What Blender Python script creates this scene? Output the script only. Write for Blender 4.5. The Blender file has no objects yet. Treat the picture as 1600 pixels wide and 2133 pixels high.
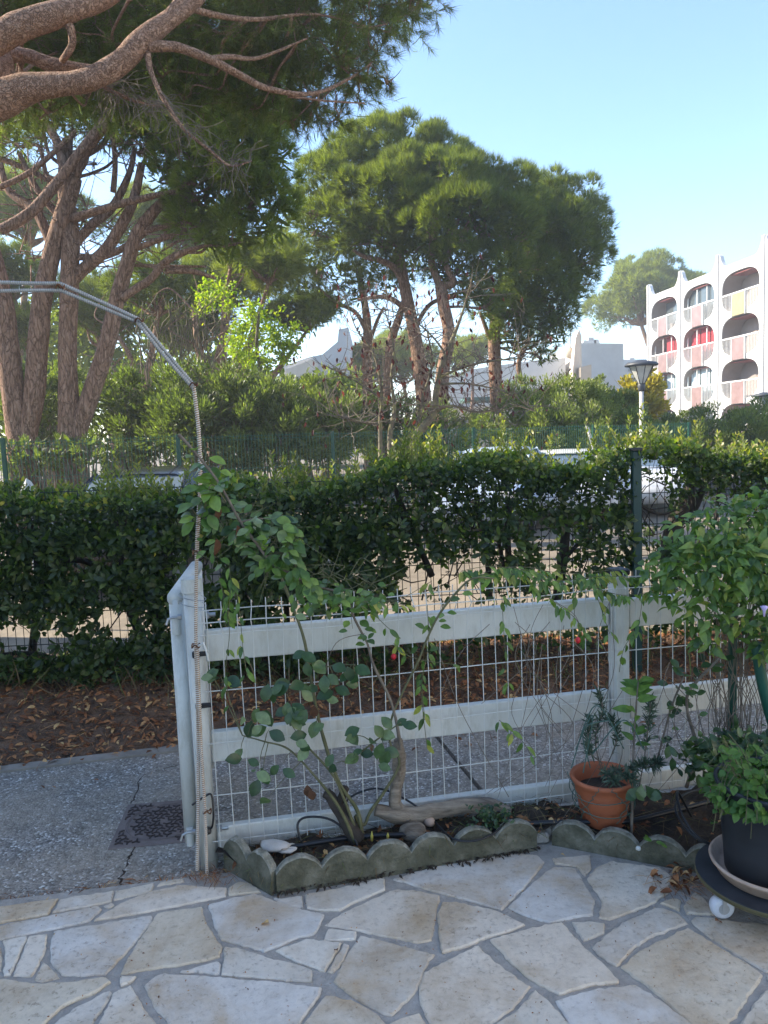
import bpy, math, random
import numpy as np
from mathutils import Vector, Matrix
random.seed(7); rng = np.random.default_rng(11)
PI = math.pi
S = bpy.context.scene
COL = S.collection
# ------------------------------------------------------------------ camera
CAMH = 1.55; PITCH = math.atan(159/1602); ROLL = math.radians(2.2); FPX = 1602.0
fw = Vector((0, math.cos(PITCH), -math.sin(PITCH)))
r0 = Vector((1, 0, 0)); u0 = Vector((0, math.sin(PITCH), math.cos(PITCH)))
RT = r0*math.cos(ROLL) - u0*math.sin(ROLL); UP = u0*math.cos(ROLL) + r0*math.sin(ROLL)
cam_d = bpy.data.cameras.new('camera'); cam = bpy.data.objects.new('camera', cam_d); COL.objects.link(cam)
M3 = Matrix((RT, UP, -fw)).transposed()
cam.matrix_world = Matrix.Translation((0, 0, CAMH)) @ M3.to_4x4()
cam_d.sensor_fit = 'HORIZONTAL'; cam_d.sensor_width = 36; cam_d.lens = FPX/1600*36
cam_d.clip_start = 0.05; cam_d.clip_end = 3000
S.camera = cam
# ------------------------------------------------------------------ light
SUN_AZ = math.radians(-78)      # from +Y towards +X
SUN_EL = math.radians(33)
sdir = Vector((math.sin(SUN_AZ)*math.cos(SUN_EL), math.cos(SUN_AZ)*math.cos(SUN_EL), math.sin(SUN_EL)))
W = bpy.data.worlds.new('World'); S.world = W; W.use_nodes = True
wn = W.node_tree; bg = wn.nodes['Background']
sky = wn.nodes.new('ShaderNodeTexSky'); sky.sky_type = 'NISHITA'; sky.sun_disc = False
sky.sun_elevation = SUN_EL; sky.sun_rotation = SUN_AZ
sky.air_density = 1.0; sky.dust_density = 0.35; sky.ozone_density = 3.2
wn.links.new(sky.outputs[0], bg.inputs[0]); bg.inputs[1].default_value = 0.095
sl = bpy.data.lights.new('sun', 'SUN'); so = bpy.data.objects.new('sun', sl); COL.objects.link(so)
sl.energy = 3.2; sl.angle = math.radians(0.5); sl.color = (1, 0.90, 0.74)
so.rotation_euler = (-sdir).to_track_quat('-Z', 'Y').to_euler()
S.view_settings.view_transform = 'Standard'; S.view_settings.look = 'None'
S.view_settings.exposure = 2.12; S.view_settings.gamma = 1

# ------------------------------------------------------------------ helpers
def ray(x, y):
    return fw + RT*((x-800)/FPX) + UP*((1066.5-y)/FPX)
def G(x, y, z=0.0):
    d = ray(x, y); t = (z-CAMH)/d.z
    return Vector((d.x*t, d.y*t, z))
def D(x, y, Y):
    d = ray(x, y); t = Y/d.y
    return Vector((d.x*t, Y, CAMH+d.z*t))
WO = {}
def wo(o): return WO.get(o.name, Vector((0, 0, 0)))
def place(o, parent, at):
    if parent is not None:
        o.parent = parent; o.location = Vector(at) - wo(parent)
    else: o.location = at
    WO[o.name] = Vector(at)
def thing(name, label, cat, loc=(0, 0, 0), group=None):
    o = bpy.data.objects.new(name, None); COL.objects.link(o); o.empty_display_size = .1
    o.location = loc; WO[o.name] = Vector(loc)
    tag(o, label, cat, group); return o
def tag(o, label=None, cat=None, group=None, kind=None):
    if label: o['label'] = label
    if cat: o['category'] = cat
    if group: o['group'] = group
    if kind: o['kind'] = kind
    return o
def mesh_np(name, V, F, smooth=False, var=None):
    """V (n,3) array, F list of tuples or (m,k) array"""
    me = bpy.data.meshes.new(name); V = np.asarray(V, dtype=np.float32)
    if isinstance(F, np.ndarray):
        m, k = F.shape; loops = F.astype(np.int32).ravel(); starts = np.arange(0, m*k, k, dtype=np.int32)
    else:
        m = len(F); ln = np.array([len(f) for f in F], dtype=np.int32)
        loops = np.array([i for f in F for i in f], dtype=np.int32)
        starts = np.concatenate(([0], np.cumsum(ln)[:-1])).astype(np.int32)
    me.vertices.add(len(V)); me.vertices.foreach_set('co', V.ravel())
    me.loops.add(len(loops)); me.loops.foreach_set('vertex_index', loops)
    me.polygons.add(m); me.polygons.foreach_set('loop_start', starts)
    me.polygons.foreach_set('use_smooth', np.full(m, bool(smooth)))
    if var is not None:
        a = me.attributes.new('var', 'FLOAT', 'POINT'); a.data.foreach_set('value', np.asarray(var, dtype=np.float32))
    me.update(calc_edges=True); me.validate()
    return me
def link(name, me, mat, parent=None, at=(0, 0, 0), kind=None):
    o = bpy.data.objects.new(name, me); COL.objects.link(o)
    if mat is not None and len(me.materials) == 0:
        for mm in (mat if isinstance(mat, (list, tuple)) else [mat]): me.materials.append(mm)
    place(o, parent, at)
    if kind: o['kind'] = kind
    return o
class MB:
    def __init__(s): s.V = []; s.F = []; s.n = 0
    def add(s, V, F):
        V = [tuple(v) for v in V]; s.V += V; s.F += [tuple(i+s.n for i in f) for f in F]; s.n += len(V); return s
    def box(s, c, size, rz=0.0, bev=0.0, M=None):
        """box with its vertical edges and top/bottom rims chamfered by bev"""
        x, y, z = [a/2 for a in size]; b = bev
        if b <= 0:
            V = [(i*x, j*y, k*z) for k in (-1, 1) for i, j in ((-1, -1), (1, -1), (1, 1), (-1, 1))]
            F = [(3, 2, 1, 0), (4, 5, 6, 7), (0, 1, 5, 4), (1, 2, 6, 5), (2, 3, 7, 6), (3, 0, 4, 7)]
        else:
            V = []; 
            for zz, ins in ((-z, b), (-z+b, 0), (z-b, 0), (z, b)):
                X, Y = x-ins, y-ins
                c1 = b if ins == 0 else b*.4
                V += [(-X+c1, -Y, zz), (X-c1, -Y, zz), (X, -Y+c1, zz), (X, Y-c1, zz), (X-c1, Y, zz), (-X+c1, Y, zz), (-X, Y-c1, zz), (-X, -Y+c1, zz)]
            F = [tuple(range(7, -1, -1)), tuple(range(24, 32))]
            for l in range(3):
                for i in range(8):
                    j = (i+1) % 8; F.append((l*8+i, l*8+j, l*8+8+j, l*8+8+i))
        R = M if M is not None else Matrix.Rotation(rz, 3, 'Z'); c = Vector(c)
        return s.add([R @ Vector(v) + c for v in V], F)
    def tube(s, pts, rad, n=8, cap=True, shape=None):
        P = [Vector(p) for p in pts]; m = len(P)
        if not hasattr(rad, '__len__'): rad = [rad]*m
        T = [(P[min(i+1, m-1)] - P[max(i-1, 0)]).normalized() for i in range(m)]
        ref = Vector((0, 0, 1)) if abs(T[0].z) < .9 else Vector((1, 0, 0))
        N = (ref - T[0]*ref.dot(T[0])).normalized(); V = []
        for i in range(m):
            N = (N - T[i]*N.dot(T[i])).normalized(); B = T[i].cross(N)
            for k in range(n):
                a = 2*PI*k/n; rr = rad[i]*(shape(i, k, a) if shape else 1)
                V.append(P[i] + N*(math.cos(a)*rr) + B*(math.sin(a)*rr))
        F = [(i*n+k, i*n+(k+1) % n, (i+1)*n+(k+1) % n, (i+1)*n+k) for i in range(m-1) for k in range(n)]
        if cap: F += [tuple(range(n-1, -1, -1)), tuple(range((m-1)*n, m*n))]
        return s.add(V, F)
    def lathe(s, c, prof, n=40, cap0=True, cap1=False):
        V = []; c = Vector(c)
        for r, z in prof:
            V += [c + Vector((r*math.cos(2*PI*k/n), r*math.sin(2*PI*k/n), z)) for k in range(n)]
        F = [(i*n+k, i*n+(k+1) % n, (i+1)*n+(k+1) % n, (i+1)*n+k) for i in range(len(prof)-1) for k in range(n)]
        if cap0: F.append(tuple(range(n-1, -1, -1)))
        if cap1: F.append(tuple(range((len(prof)-1)*n, len(prof)*n)))
        return s.add(V, F)
    def prism(s, poly, h0, h1):
        """poly list of 3-D base points, extruded by vector h1-h0"""
        n = len(poly); a = [Vector(p)+Vector(h0) for p in poly]; b = [Vector(p)+Vector(h1) for p in poly]
        F = [tuple(range(n-1, -1, -1)), tuple(range(n, 2*n))] + [(i, (i+1) % n, n+(i+1) % n, n+i) for i in range(n)]
        return s.add(a+b, F)
    def build(s, name, mat, parent=None, smooth=False, at=None, kind=None):
        at = Vector(at) if at is not None else (wo(parent) if parent is not None else Vector((0, 0, 0)))
        V = np.array(s.V, dtype=np.float32).reshape(-1, 3) - np.array(at, dtype=np.float32)
        me = mesh_np(name, V, s.F, smooth)
        return link(name, me, mat, parent, at, kind)
def spline(pts, k=6):
    """Catmull-Rom resampling of points (tuples may carry extra values)"""
    P = [np.array(p, dtype=float) for p in pts]; out = []
    for i in range(len(P)-1):
        a = P[max(i-1, 0)]; b = P[i]; c = P[i+1]; d = P[min(i+2, len(P)-1)]
        for j in range(k):
            t = j/k; out.append(.5*((2*b)+(c-a)*t+(2*a-5*b+4*c-d)*t*t+(-a+3*b-3*c+d)*t**3))
    out.append(P[-1]); return out
def pxpath(pts, Y=None, k=6):
    """pts (px,py,Y,r) -> smooth 3-D points, radii"""
    Q = []
    for p in pts:
        y = p[2]; v = D(p[0], p[1], y); Q.append((v.x, v.y, v.z, p[3]))
    o = spline(Q, k)
    return [Vector(q[:3]) for q in o], [max(q[3], .0006) for q in o]
# ------------------------------------------------------------------ materials
def mat(name): 
    m = bpy.data.materials.new(name); m.use_nodes = True; nt = m.node_tree
    return m, nt, nt.nodes, nt.links, nt.nodes['Principled BSDF']
def rgb(c): return (c[0], c[1], c[2], 1)
def ramp(nt, stops):
    r = nt.nodes.new('ShaderNodeValToRGB'); e = r.color_ramp.elements
    e[0].position, e[0].color = stops[0][0], rgb(stops[0][1]); e[1].position, e[1].color = stops[-1][0], rgb(stops[-1][1])
    for p, c in stops[1:-1]:
        x = e.new(p); x.color = rgb(c)
    return r
def noise(nt, scale, detail=4, rough=.6, vec=None, dist=0.0):
    n = nt.nodes.new('ShaderNodeTexNoise'); n.inputs['Scale'].default_value = scale; n.inputs['Detail'].default_value = detail
    n.inputs['Roughness'].default_value = rough; n.inputs['Distortion'].default_value = dist
    if vec is not None: nt.links.new(vec, n.inputs['Vector'])
    return n
def coords(nt, kind='Object', scale=(1, 1, 1), geo=False):
    if geo:
        g = nt.nodes.new('ShaderNodeNewGeometry'); out = g.outputs['Position']
    else:
        t = nt.nodes.new('ShaderNodeTexCoord'); out = t.outputs[kind]
    mp = nt.nodes.new('ShaderNodeMapping'); mp.inputs['Scale'].default_value = scale
    nt.links.new(out, mp.inputs['Vector']); return mp.outputs[0]
def mixc(nt, fac, a, b, mode='MIX'):
    m = nt.nodes.new('ShaderNodeMix'); m.data_type = 'RGBA'; m.blend_type = mode
    for k, v in ((0, fac), (6, a), (7, b)):
        if isinstance(v, bpy.types.NodeSocket): nt.links.new(v, m.inputs[k])
        elif k == 0: m.inputs[0].default_value = v
        else: m.inputs[k].default_value = rgb(v)
    return m.outputs[2]
def bump(nt, bsdf, h, strength=.3, dist=.01):
    b = nt.nodes.new('ShaderNodeBump'); b.inputs['Strength'].default_value = strength; b.inputs['Distance'].default_value = dist
    nt.links.new(h, b.inputs['Height']); nt.links.new(b.outputs[0], bsdf.inputs['Normal'])
def noisy(name, c1, c2, scale=8, rough=.7, bs=.2, bd=.005, scl=(1, 1, 1), spec=.4, c3=None, geo=True, metal=0.0, detail=6, lo=.3, hi=.7):
    m, nt, N, L, b = mat(name); v = coords(nt, scale=scl, geo=geo)
    n = noise(nt, scale, detail, .65, v)
    st = [(lo, c1), (hi, c2)] if c3 is None else [(lo, c1), ((lo+hi)/2, c2), (hi, c3)]
    r = ramp(nt, st); L.new(n.outputs[0], r.inputs[0]); L.new(r.outputs[0], b.inputs['Base Color'])
    b.inputs['Roughness'].default_value = rough; b.inputs['Specular IOR Level'].default_value = spec; b.inputs['Metallic'].default_value = metal
    n2 = noise(nt, scale*6, 4, .6, v); bump(nt, b, n2.outputs[0], bs, bd)
    return m
def leafmat(name, stops, rough=.45, trans=.35, tcol=(.35, .5, .08), spec=.4):
    m, nt, N, L, b = mat(name)
    a = N.new('ShaderNodeAttribute'); a.attribute_name = 'var'
    r = ramp(nt, stops); L.new(a.outputs['Fac'], r.inputs[0])
    v = coords(nt, geo=True); n = noise(nt, 60, 2, .5, v)
    c = mixc(nt, .5, r.outputs[0], r.outputs[0])
    hs = N.new('ShaderNodeHueSaturation'); L.new(r.outputs[0], hs.inputs['Color'])
    mr = N.new('ShaderNodeMapRange'); mr.inputs[3].default_value = .45; mr.inputs[4].default_value = 1.6; L.new(n.outputs[0], mr.inputs[0]); L.new(mr.outputs[0], hs.inputs['Value'])
    L.new(hs.outputs[0], b.inputs['Base Color']); b.inputs['Roughness'].default_value = rough; b.inputs['Specular IOR Level'].default_value = spec
    t = N.new('ShaderNodeBsdfTranslucent')
    tc = mixc(nt, 1.0, hs.outputs[0], (tcol[0]*4, tcol[1]*4, tcol[2]*4), 'MULTIPLY'); L.new(tc, t.inputs[0])
    mx = N.new('ShaderNodeMixShader'); mx.inputs[0].default_value = trans
    L.new(b.outputs[0], mx.inputs[1]); L.new(t.outputs[0], mx.inputs[2]); L.new(mx.outputs[0], N['Material Output'].inputs[0])
    return m
def plain(name, c, rough=.5, metal=0.0, spec=.5):
    return noisy(name, [x*.86 for x in c], [min(1, x*1.1) for x in c], 9, rough, .05, .001, metal=metal, spec=spec)
MT = {}
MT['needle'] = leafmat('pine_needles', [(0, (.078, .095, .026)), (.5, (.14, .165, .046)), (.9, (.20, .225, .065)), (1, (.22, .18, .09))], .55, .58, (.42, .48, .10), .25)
MT['needle_far'] = leafmat('pine_needles_far', [(0, (.062, .085, .026)), (.5, (.12, .15, .045)), (1, (.19, .21, .065))], .6, .5, (.45, .48, .10), .2)  # needle tone of the middle and far trees
MT['needle_near'] = leafmat('pine_needles_near', [(0, (.075, .090, .030)), (.5, (.13, .15, .05)), (.85, (.19, .20, .065)), (1, (.24, .18, .10))], .5, .6, (.36, .42, .18), .3)  # needle tone of the near overhanging pine
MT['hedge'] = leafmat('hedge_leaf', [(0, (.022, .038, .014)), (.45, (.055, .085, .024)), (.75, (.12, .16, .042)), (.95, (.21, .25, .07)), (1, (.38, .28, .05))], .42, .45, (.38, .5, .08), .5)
MT['shoot'] = leafmat('young_hedge_leaf', [(0, (.07, .10, .03)), (.6, (.14, .18, .05)), (1, (.28, .25, .10))], .4, .45, (.42, .45, .1), .4)  # young leaf tone, brightened to put the backlight into its colour
MT['oleander'] = leafmat('oleander_leaf', [(0, (.055, .072, .028)), (.5, (.12, .14, .05)), (1, (.21, .22, .085))], .45, .42, (.4, .5, .12), .4)
MT['lime'] = leafmat('lime_leaf', [(0, (.14, .22, .02)), (.5, (.26, .36, .03)), (1, (.42, .44, .05))], .5, .5, (.30, .34, .05), .3)
MT['yellow'] = leafmat('yellow_leaf', [(0, (.25, .24, .04)), (.5, (.40, .36, .06)), (1, (.5, .42, .08))], .5, .45, (.3, .28, .06), .3)
MT['purple'] = leafmat('withered_purple_leaf', [(0, (.045, .020, .022)), (.6, (.09, .036, .036)), (1, (.16, .06, .04))], .6, .25, (.40, .2, .15), .3)
MT['vine'] = leafmat('vine_leaf', [(0, (.05, .10, .025)), (.5, (.10, .17, .035)), (.9, (.17, .25, .05)), (1, (.32, .30, .06))], .4, .3, (.38, .5, .08), .5)
MT['broad'] = leafmat('broad_green_leaf', [(0, (.016, .042, .016)), (.45, (.045, .090, .028)), (.8, (.11, .16, .055)), (.93, (.18, .23, .11)), (1, (.26, .23, .06))], .35, .22, (.38, .5, .10), .55)
MT['lavender'] = leafmat('grey_green_leaf', [(0, (.035, .06, .04)), (1, (.10, .14, .10))], .6, .15, (.3, .4, .2), .2)
MT['balm'] = leafmat('balm_leaf', [(0, (.045, .11, .025)), (1, (.12, .21, .04))], .5, .3, (.35, .48, .08), .35)
MT['dryleaf'] = leafmat('dry_leaf', [(0, (.10, .040, .018)), (.4, (.24, .095, .040)), (.8, (.40, .19, .080)), (1, (.58, .40, .18))], .7, .12, (.3, .22, .15), .2)
MT['drygrass'] = leafmat('dry_grass', [(0, (.07, .05, .03)), (.6, (.18, .13, .07)), (1, (.10, .14, .04))], .8, .2, (.3, .28, .15), .2)
MT['rustleaf'] = leafmat('rusty_leaf', [(0, (.06, .028, .016)), (1, (.12, .06, .03))], .6, .2, (.35, .2, .12), .3)
MT['bark'] = None
def barkmat(name, cols, sc=(1, 1, .28), vs=14, bd=.02):
    m, nt, N, L, b = mat(name); v = coords(nt, scale=sc, geo=True)
    nz = noise(nt, 3.0, 4, .6, v); vo = N.new('ShaderNodeTexVoronoi'); vo.inputs['Scale'].default_value = vs; vo.feature = 'DISTANCE_TO_EDGE'
    add = N.new('ShaderNodeVectorMath'); add.operation = 'MULTIPLY_ADD'; L.new(nz.outputs[1], add.inputs[0]); add.inputs[1].default_value = (.5, .5, .5); L.new(v, add.inputs[2]); L.new(add.outputs[0], vo.inputs['Vector'])
    n2 = noise(nt, 26, 5, .7, v); r = ramp(nt, [(.25, cols[0]), (.5, cols[1]), (.75, cols[2])]); L.new(n2.outputs[0], r.inputs[0])
    cr = ramp(nt, [(0, (.25, .22, .2)), (.10, (1, 1, 1))]); L.new(vo.outputs[0], cr.inputs[0])
    c = mixc(nt, .68, r.outputs[0], cr.outputs[0], 'MULTIPLY'); L.new(c, b.inputs['Base Color'])
    b.inputs['Roughness'].default_value = .9; b.inputs['Specular IOR Level'].default_value = .15
    ml = N.new('ShaderNodeMath'); ml.operation = 'MINIMUM'; L.new(vo.outputs[0], ml.inputs[0]); ml.inputs[1].default_value = .12
    ma = N.new('ShaderNodeMath'); ma.operation = 'MULTIPLY_ADD'; L.new(n2.outputs[0], ma.inputs[0]); ma.inputs[1].default_value = .08; L.new(ml.outputs[0], ma.inputs[2])
    bump(nt, b, ma.outputs[0], 1.0, bd*6)
    return m
MT['bark'] = barkmat('pine_bark', [(.15, .09, .062), (.29, .18, .125), (.44, .31, .23)])
MT['bark_limb'] = barkmat('pine_limb_bark', [(.20, .115, .075), (.34, .21, .145), (.48, .34, .25)], (1, 1, 1), 30, .012)
MT['twig'] = noisy('grey_twig_bark', (.09, .07, .055), (.24, .20, .155), 20, .85, .4, .003)
MT['lichen'] = noisy('lichen_bark', (.07, .055, .04), (.17, .145, .10), 9, .9, .4, .004, c3=(.26, .25, .10))
MT['darkwood'] = noisy('dark_hedge_wood', (.022, .017, .013), (.075, .06, .048), 18, .85, .5, .004)
MT['greenstem'] = noisy('green_stem', (.07, .075, .03), (.16, .15, .075), 22, .7, .3, .002)
MT['log'] = noisy('weathered_vine_wood', (.10, .075, .055), (.36, .30, .23), 7, .9, .9, .006, scl=(1, 6, 6))
def pvcmat():
    m, nt, N, L, b = mat('white_plastic'); v = coords(nt, geo=True); n = noise(nt, 2.2, 5, .6, v); n2 = noise(nt, 26, 7, .78, coords(nt, scale=(1, 1, .30), geo=True))
    r = ramp(nt, [(.3, (.50, .50, .455)), (.6, (.61, .61, .565))]); L.new(n.outputs[0], r.inputs[0])
    r2 = ramp(nt, [(.47, (0, 0, 0)), (.64, (1, 1, 1))]); L.new(n2.outputs[0], r2.inputs[0])
    sp = N.new('ShaderNodeMath'); sp.operation = 'MULTIPLY'; L.new(r2.outputs[0], sp.inputs[0]); sp.inputs[1].default_value = .42
    L.new(mixc(nt, sp.outputs[0], r.outputs[0], (.36, .34, .27)), b.inputs['Base Color']); b.inputs['Roughness'].default_value = .42
    bump(nt, b, n2.outputs[0], .06, .001); return m
MT['pvc'] = pvcmat()
MT['wirewhite'] = plain('white_coated_wire', (.58, .58, .54), .45)
MT['green_paint'] = plain('dark_green_paint', (.012, .075, .05), .4)
MT['green_dark'] = plain('very_dark_green_paint', (.006, .035, .032), .4)
MT['green_wire'] = plain('green_coated_wire', (.03, .13, .08), .5)
MT['blackwire'] = plain('dark_green_black_wire', (.010, .018, .015), .5)
MT['blackplastic'] = plain('black_plastic', (.014, .014, .016), .5)
MT['steel'] = plain('zinc_steel', (.35, .35, .34), .35, metal=.8)
MT['cable'] = plain('black_rubber', (.012, .012, .014), .42)
MT['greycable'] = plain('green_coated_cord', (.05, .11, .09), .6)
MT['rope'] = noisy('weathered_rope', (.38, .20, .09), (.58, .50, .40), 7, .85, .3, .002, c3=(.66, .63, .57), lo=.28, hi=.52)
MT['rodbrown'] = noisy('rusty_rod', (.24, .13, .07), (.42, .30, .20), 12, .85, .3, .002)
MT['ropelight'] = noisy('pale_grey_rope', (.36, .35, .33), (.52, .51, .48), 40, .85, .3, .002)
MT['ropegrey'] = noisy('grey_rope', (.28, .265, .24), (.38, .36, .33), 40, .85, .3, .002)
MT['rust'] = noisy('rusty_steel', (.05, .022, .012), (.22, .10, .045), 30, .85, .4, .002)
MT['edging'] = noisy('mossy_concrete', (.055, .055, .032), (.115, .11, .075), 11, .95, 1.0, .012, c3=(.23, .215, .165), lo=.3, hi=.72, detail=9)
MT['edgetop'] = noisy('lichen_skylit_concrete', (.13, .125, .09), (.25, .24, .19), 30, .95, 1.0, .010, c3=(.46, .44, .38), lo=.3, hi=.7, detail=9)  # paler top band: lichen speckle plus sky light put into the colour
MT['soil'] = noisy('dark_soil', (.020, .014, .010), (.085, .060, .042), 14, 1.0, 1.0, .02)
MT['litter'] = noisy('litter_soil', (.05, .032, .022), (.15, .09, .055), 11, 1.0, 1.0, .03, c3=(.22, .13, .08))
MT['white_stone'] = noisy('pale_stone', (.42, .38, .33), (.66, .63, .58), 9, .8, .4, .004)
MT['terracotta'] = noisy('terracotta_plastic', (.30, .085, .035), (.44, .14, .065), 5, .55, .15, .002)
MT['clay'] = noisy('pale_clay', (.38, .26, .19), (.56, .43, .34), 14, .85, .3, .002)
MT['anthracite'] = noisy('anthracite_plastic', (.012, .015, .019), (.026, .031, .038), 6, .5, .1, .001)
MT['plyblack'] = noisy('worn_black_plywood', (.016, .018, .022), (.04, .043, .05), 12, .55, .2, .001)
MT['plyedge'] = noisy('plywood_edge', (.05, .045, .02), (.18, .15, .07), 10, .8, .4, .002, scl=(.3, .3, 14))
MT['caster'] = plain('white_nylon', (.62, .63, .66), .35)
MT['castgrey'] = plain('grey_caster_hub', (.38, .37, .35), .5)
MT['facade'] = noisy('white_render', (.48, .475, .465), (.57, .565, .555), .8, .9, .1, .01)
MT['facade_cream'] = noisy('cream_render', (.60, .52, .42), (.70, .62, .52), .8, .9, .1, .01)
MT['facade_beige'] = noisy('beige_render', (.42, .35, .26), (.50, .42, .32), .8, .9, .1, .01)
MT['wing_render'] = noisy('bright_render', (.74, .70, .64), (.82, .78, .72), .8, .9, .1, .01)  # render of the added unseen wings that shade and bounce light
MT['recess'] = noisy('shade_toned_beige_render', (.24, .20, .18), (.31, .26, .235), 1.2, .9, .05, .01)  # pinkish beige toned down, loggia shade put into the colour
MT['redpaint'] = plain('dark_red_paint', (.28, .07, .06), .6)
MT['pinkpanel'] = noisy('faded_pink_panel', (.20, .125, .12), (.29, .20, .19), 2.0, .35, .05, .002)
MT['yellowpanel'] = noisy('faded_yellow_panel', (.25, .22, .10), (.36, .32, .16), 2.0, .4, .05, .002)
MT['redcurtain'] = noisy('red_curtain', (.25, .02, .035), (.46, .07, .08), 1.5, .9, .3, .02, scl=(6, 6, .1))
MT['bluecurtain'] = noisy('pale_blue_curtain', (.32, .42, .46), (.60, .70, .72), 1.5, .9, .3, .02, scl=(6, 6, .1))
MT['glass'] = plain('dark_window_glass', (.07, .085, .09), .08, spec=.8)
MT['frame'] = plain('white_frame', (.62, .62, .60), .5)
MT['roofgreen'] = plain('green_awning', (.05, .12, .10), .7)
MT['lampgrey'] = plain('pale_grey_pole', (.46, .45, .44), .45)
MT['lampdark'] = plain('dark_grey_cap', (.055, .06, .07), .5)
MT['lampglass'] = plain('frosted_lamp_glass', (.42, .42, .39), .2)
MT['carwhite'] = plain('white_car_paint', (.70, .71, .73), .2)
MT['carblue'] = plain('pale_blue_car_paint', (.42, .50, .62), .2)
MT['carblack'] = plain('black_car_paint', (.015, .015, .018), .2)
MT['carred'] = plain('dark_red_car_paint', (.25, .03, .03), .25)
MT['carglass'] = plain('car_glass', (.12, .16, .20), .05, spec=.9)
MT['tyre'] = plain('tyre_rubber', (.02, .02, .02), .8)
MT['sand'] = noisy('sandy_ground', (.14, .115, .085), (.27, .22, .16), 1.3, .95, .5, .02)
MT['asphalt'] = noisy('parking_asphalt', (.055, .053, .05), (.11, .105, .10), 3, .9, .5, .01)
MT['pinkflower'] = plain('pink_petal', (.65, .16, .18), .6)
MT['redflower'] = plain('dark_red_petal', (.45, .01, .02), .5)
MT['lilac'] = plain('lilac_petal', (.55, .45, .75), .6)
MT['yellowshoot'] = plain('yellow_green_sheath', (.48, .42, .08), .5)
def flagmat():
    m, nt, N, L, b = mat('limestone_flag'); v = coords(nt, geo=True); oi = N.new('ShaderNodeObjectInfo')
    base = ramp(nt, [(0, (.60, .54, .46)), (.3, (.60, .51, .385)), (.55, (.60, .565, .515)), (.8, (.66, .56, .44)), (1, (.68, .615, .52))]); L.new(oi.outputs['Random'], base.inputs[0])
    n1 = noise(nt, 3.4, 6, .62, v, .4); st = ramp(nt, [(.44, (0, 0, 0)), (.68, (1, 1, 1))]); L.new(n1.outputs[0], st.inputs[0])
    c = mixc(nt, st.outputs[0], base.outputs[0], (.46, .34, .215))
    n2 = noise(nt, 46, 6, .75, v); n2.inputs['Distortion'].default_value = .3
    pit = ramp(nt, [(.34, (.52, .48, .44)), (.45, (1, 1, 1)), (.60, (1.10, 1.10, 1.10))]); L.new(n2.outputs[0], pit.inputs[0])
    n5 = noise(nt, 1.3, 3, .5, v); k = ramp(nt, [(.35, (.25, .25, .25)), (.65, (.95, .95, .95))]); L.new(n5.outputs[0], k.inputs[0])
    c = mixc(nt, k.outputs[0], c, pit.outputs[0], 'MULTIPLY')
    n4 = noise(nt, 9, 5, .7, v); dk = ramp(nt, [(.34, (.58, .53, .48)), (.52, (1, 1, 1)), (.68, (1.08, 1.08, 1.08))]); L.new(n4.outputs[0], dk.inputs[0])
    c = mixc(nt, .35, c, dk.outputs[0], 'MULTIPLY')
    L.new(c, b.inputs['Base Color']); b.inputs['Roughness'].default_value = .62; b.inputs['Specular IOR Level'].default_value = .35
    add = N.new('ShaderNodeMath'); add.operation = 'ADD'; L.new(n2.outputs[0], add.inputs[0]); L.new(n4.outputs[0], add.inputs[1])
    bump(nt, b, add.outputs[0], .6, .007); return m
MT['flag'] = flagmat()
MT['mortar'] = noisy('grey_mortar', (.29, .265, .23), (.45, .41, .36), 22, .95, 1.0, .008)
def aggmat():
    m, nt, N, L, b = mat('exposed_aggregate'); v = coords(nt, geo=True)
    vo = N.new('ShaderNodeTexVoronoi'); vo.inputs['Scale'].default_value = 115; L.new(v, vo.inputs['Vector'])
    sep = N.new('ShaderNodeSeparateColor'); L.new(vo.outputs['Color'], sep.inputs[0])
    r = ramp(nt, [(0, (.11, .10, .088)), (.35, (.20, .182, .16)), (.7, (.28, .255, .225)), (.90, (.40, .37, .33)), (1, (.72, .70, .66))]); L.new(sep.outputs[0], r.inputs[0])
    n1 = noise(nt, 2.6, 6, .65, v); k = ramp(nt, [(.36, (0, 0, 0)), (.58, (1, 1, 1))]); L.new(n1.outputs[0], k.inputs[0])
    c = mixc(nt, k.outputs[0], r.outputs[0], (.24, .205, .165)); km = N.new('ShaderNodeMath'); km.operation = 'MULTIPLY'; L.new(k.outputs[0], km.inputs[0]); km.inputs[1].default_value = .62
    c = mixc(nt, km.outputs[0], r.outputs[0], (.33, .275, .21))
    n3 = noise(nt, 30, 5, .7, v); d = ramp(nt, [(.3, (.55, .55, .55)), (.55, (1.1, 1.1, 1.1))]); L.new(n3.outputs[0], d.inputs[0])
    c = mixc(nt, .8, c, d.outputs[0], 'MULTIPLY')
    L.new(c, b.inputs['Base Color']); b.inputs['Roughness'].default_value = .8; b.inputs['Specular IOR Level'].default_value = .3
    ad = N.new('ShaderNodeMath'); ad.operation = 'SUBTRACT'; L.new(n3.outputs[0], ad.inputs[0]); L.new(vo.outputs['Distance'], ad.inputs[1])
    bump(nt, b, ad.outputs[0], .8, .006); return m
MT['agg'] = aggmat()
MT['kerb'] = noisy('worn_kerb_concrete', (.15, .13, .105), (.34, .30, .25), 6, .95, .6, .006)
MT['irondark'] = noisy('dark_cast_iron', (.035, .025, .022), (.075, .055, .05), 16, .8, .4, .003)
MT['iron'] = noisy('rusty_cast_iron', (.13, .10, .09), (.22, .175, .155), 16, .8, .4, .003)

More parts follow.
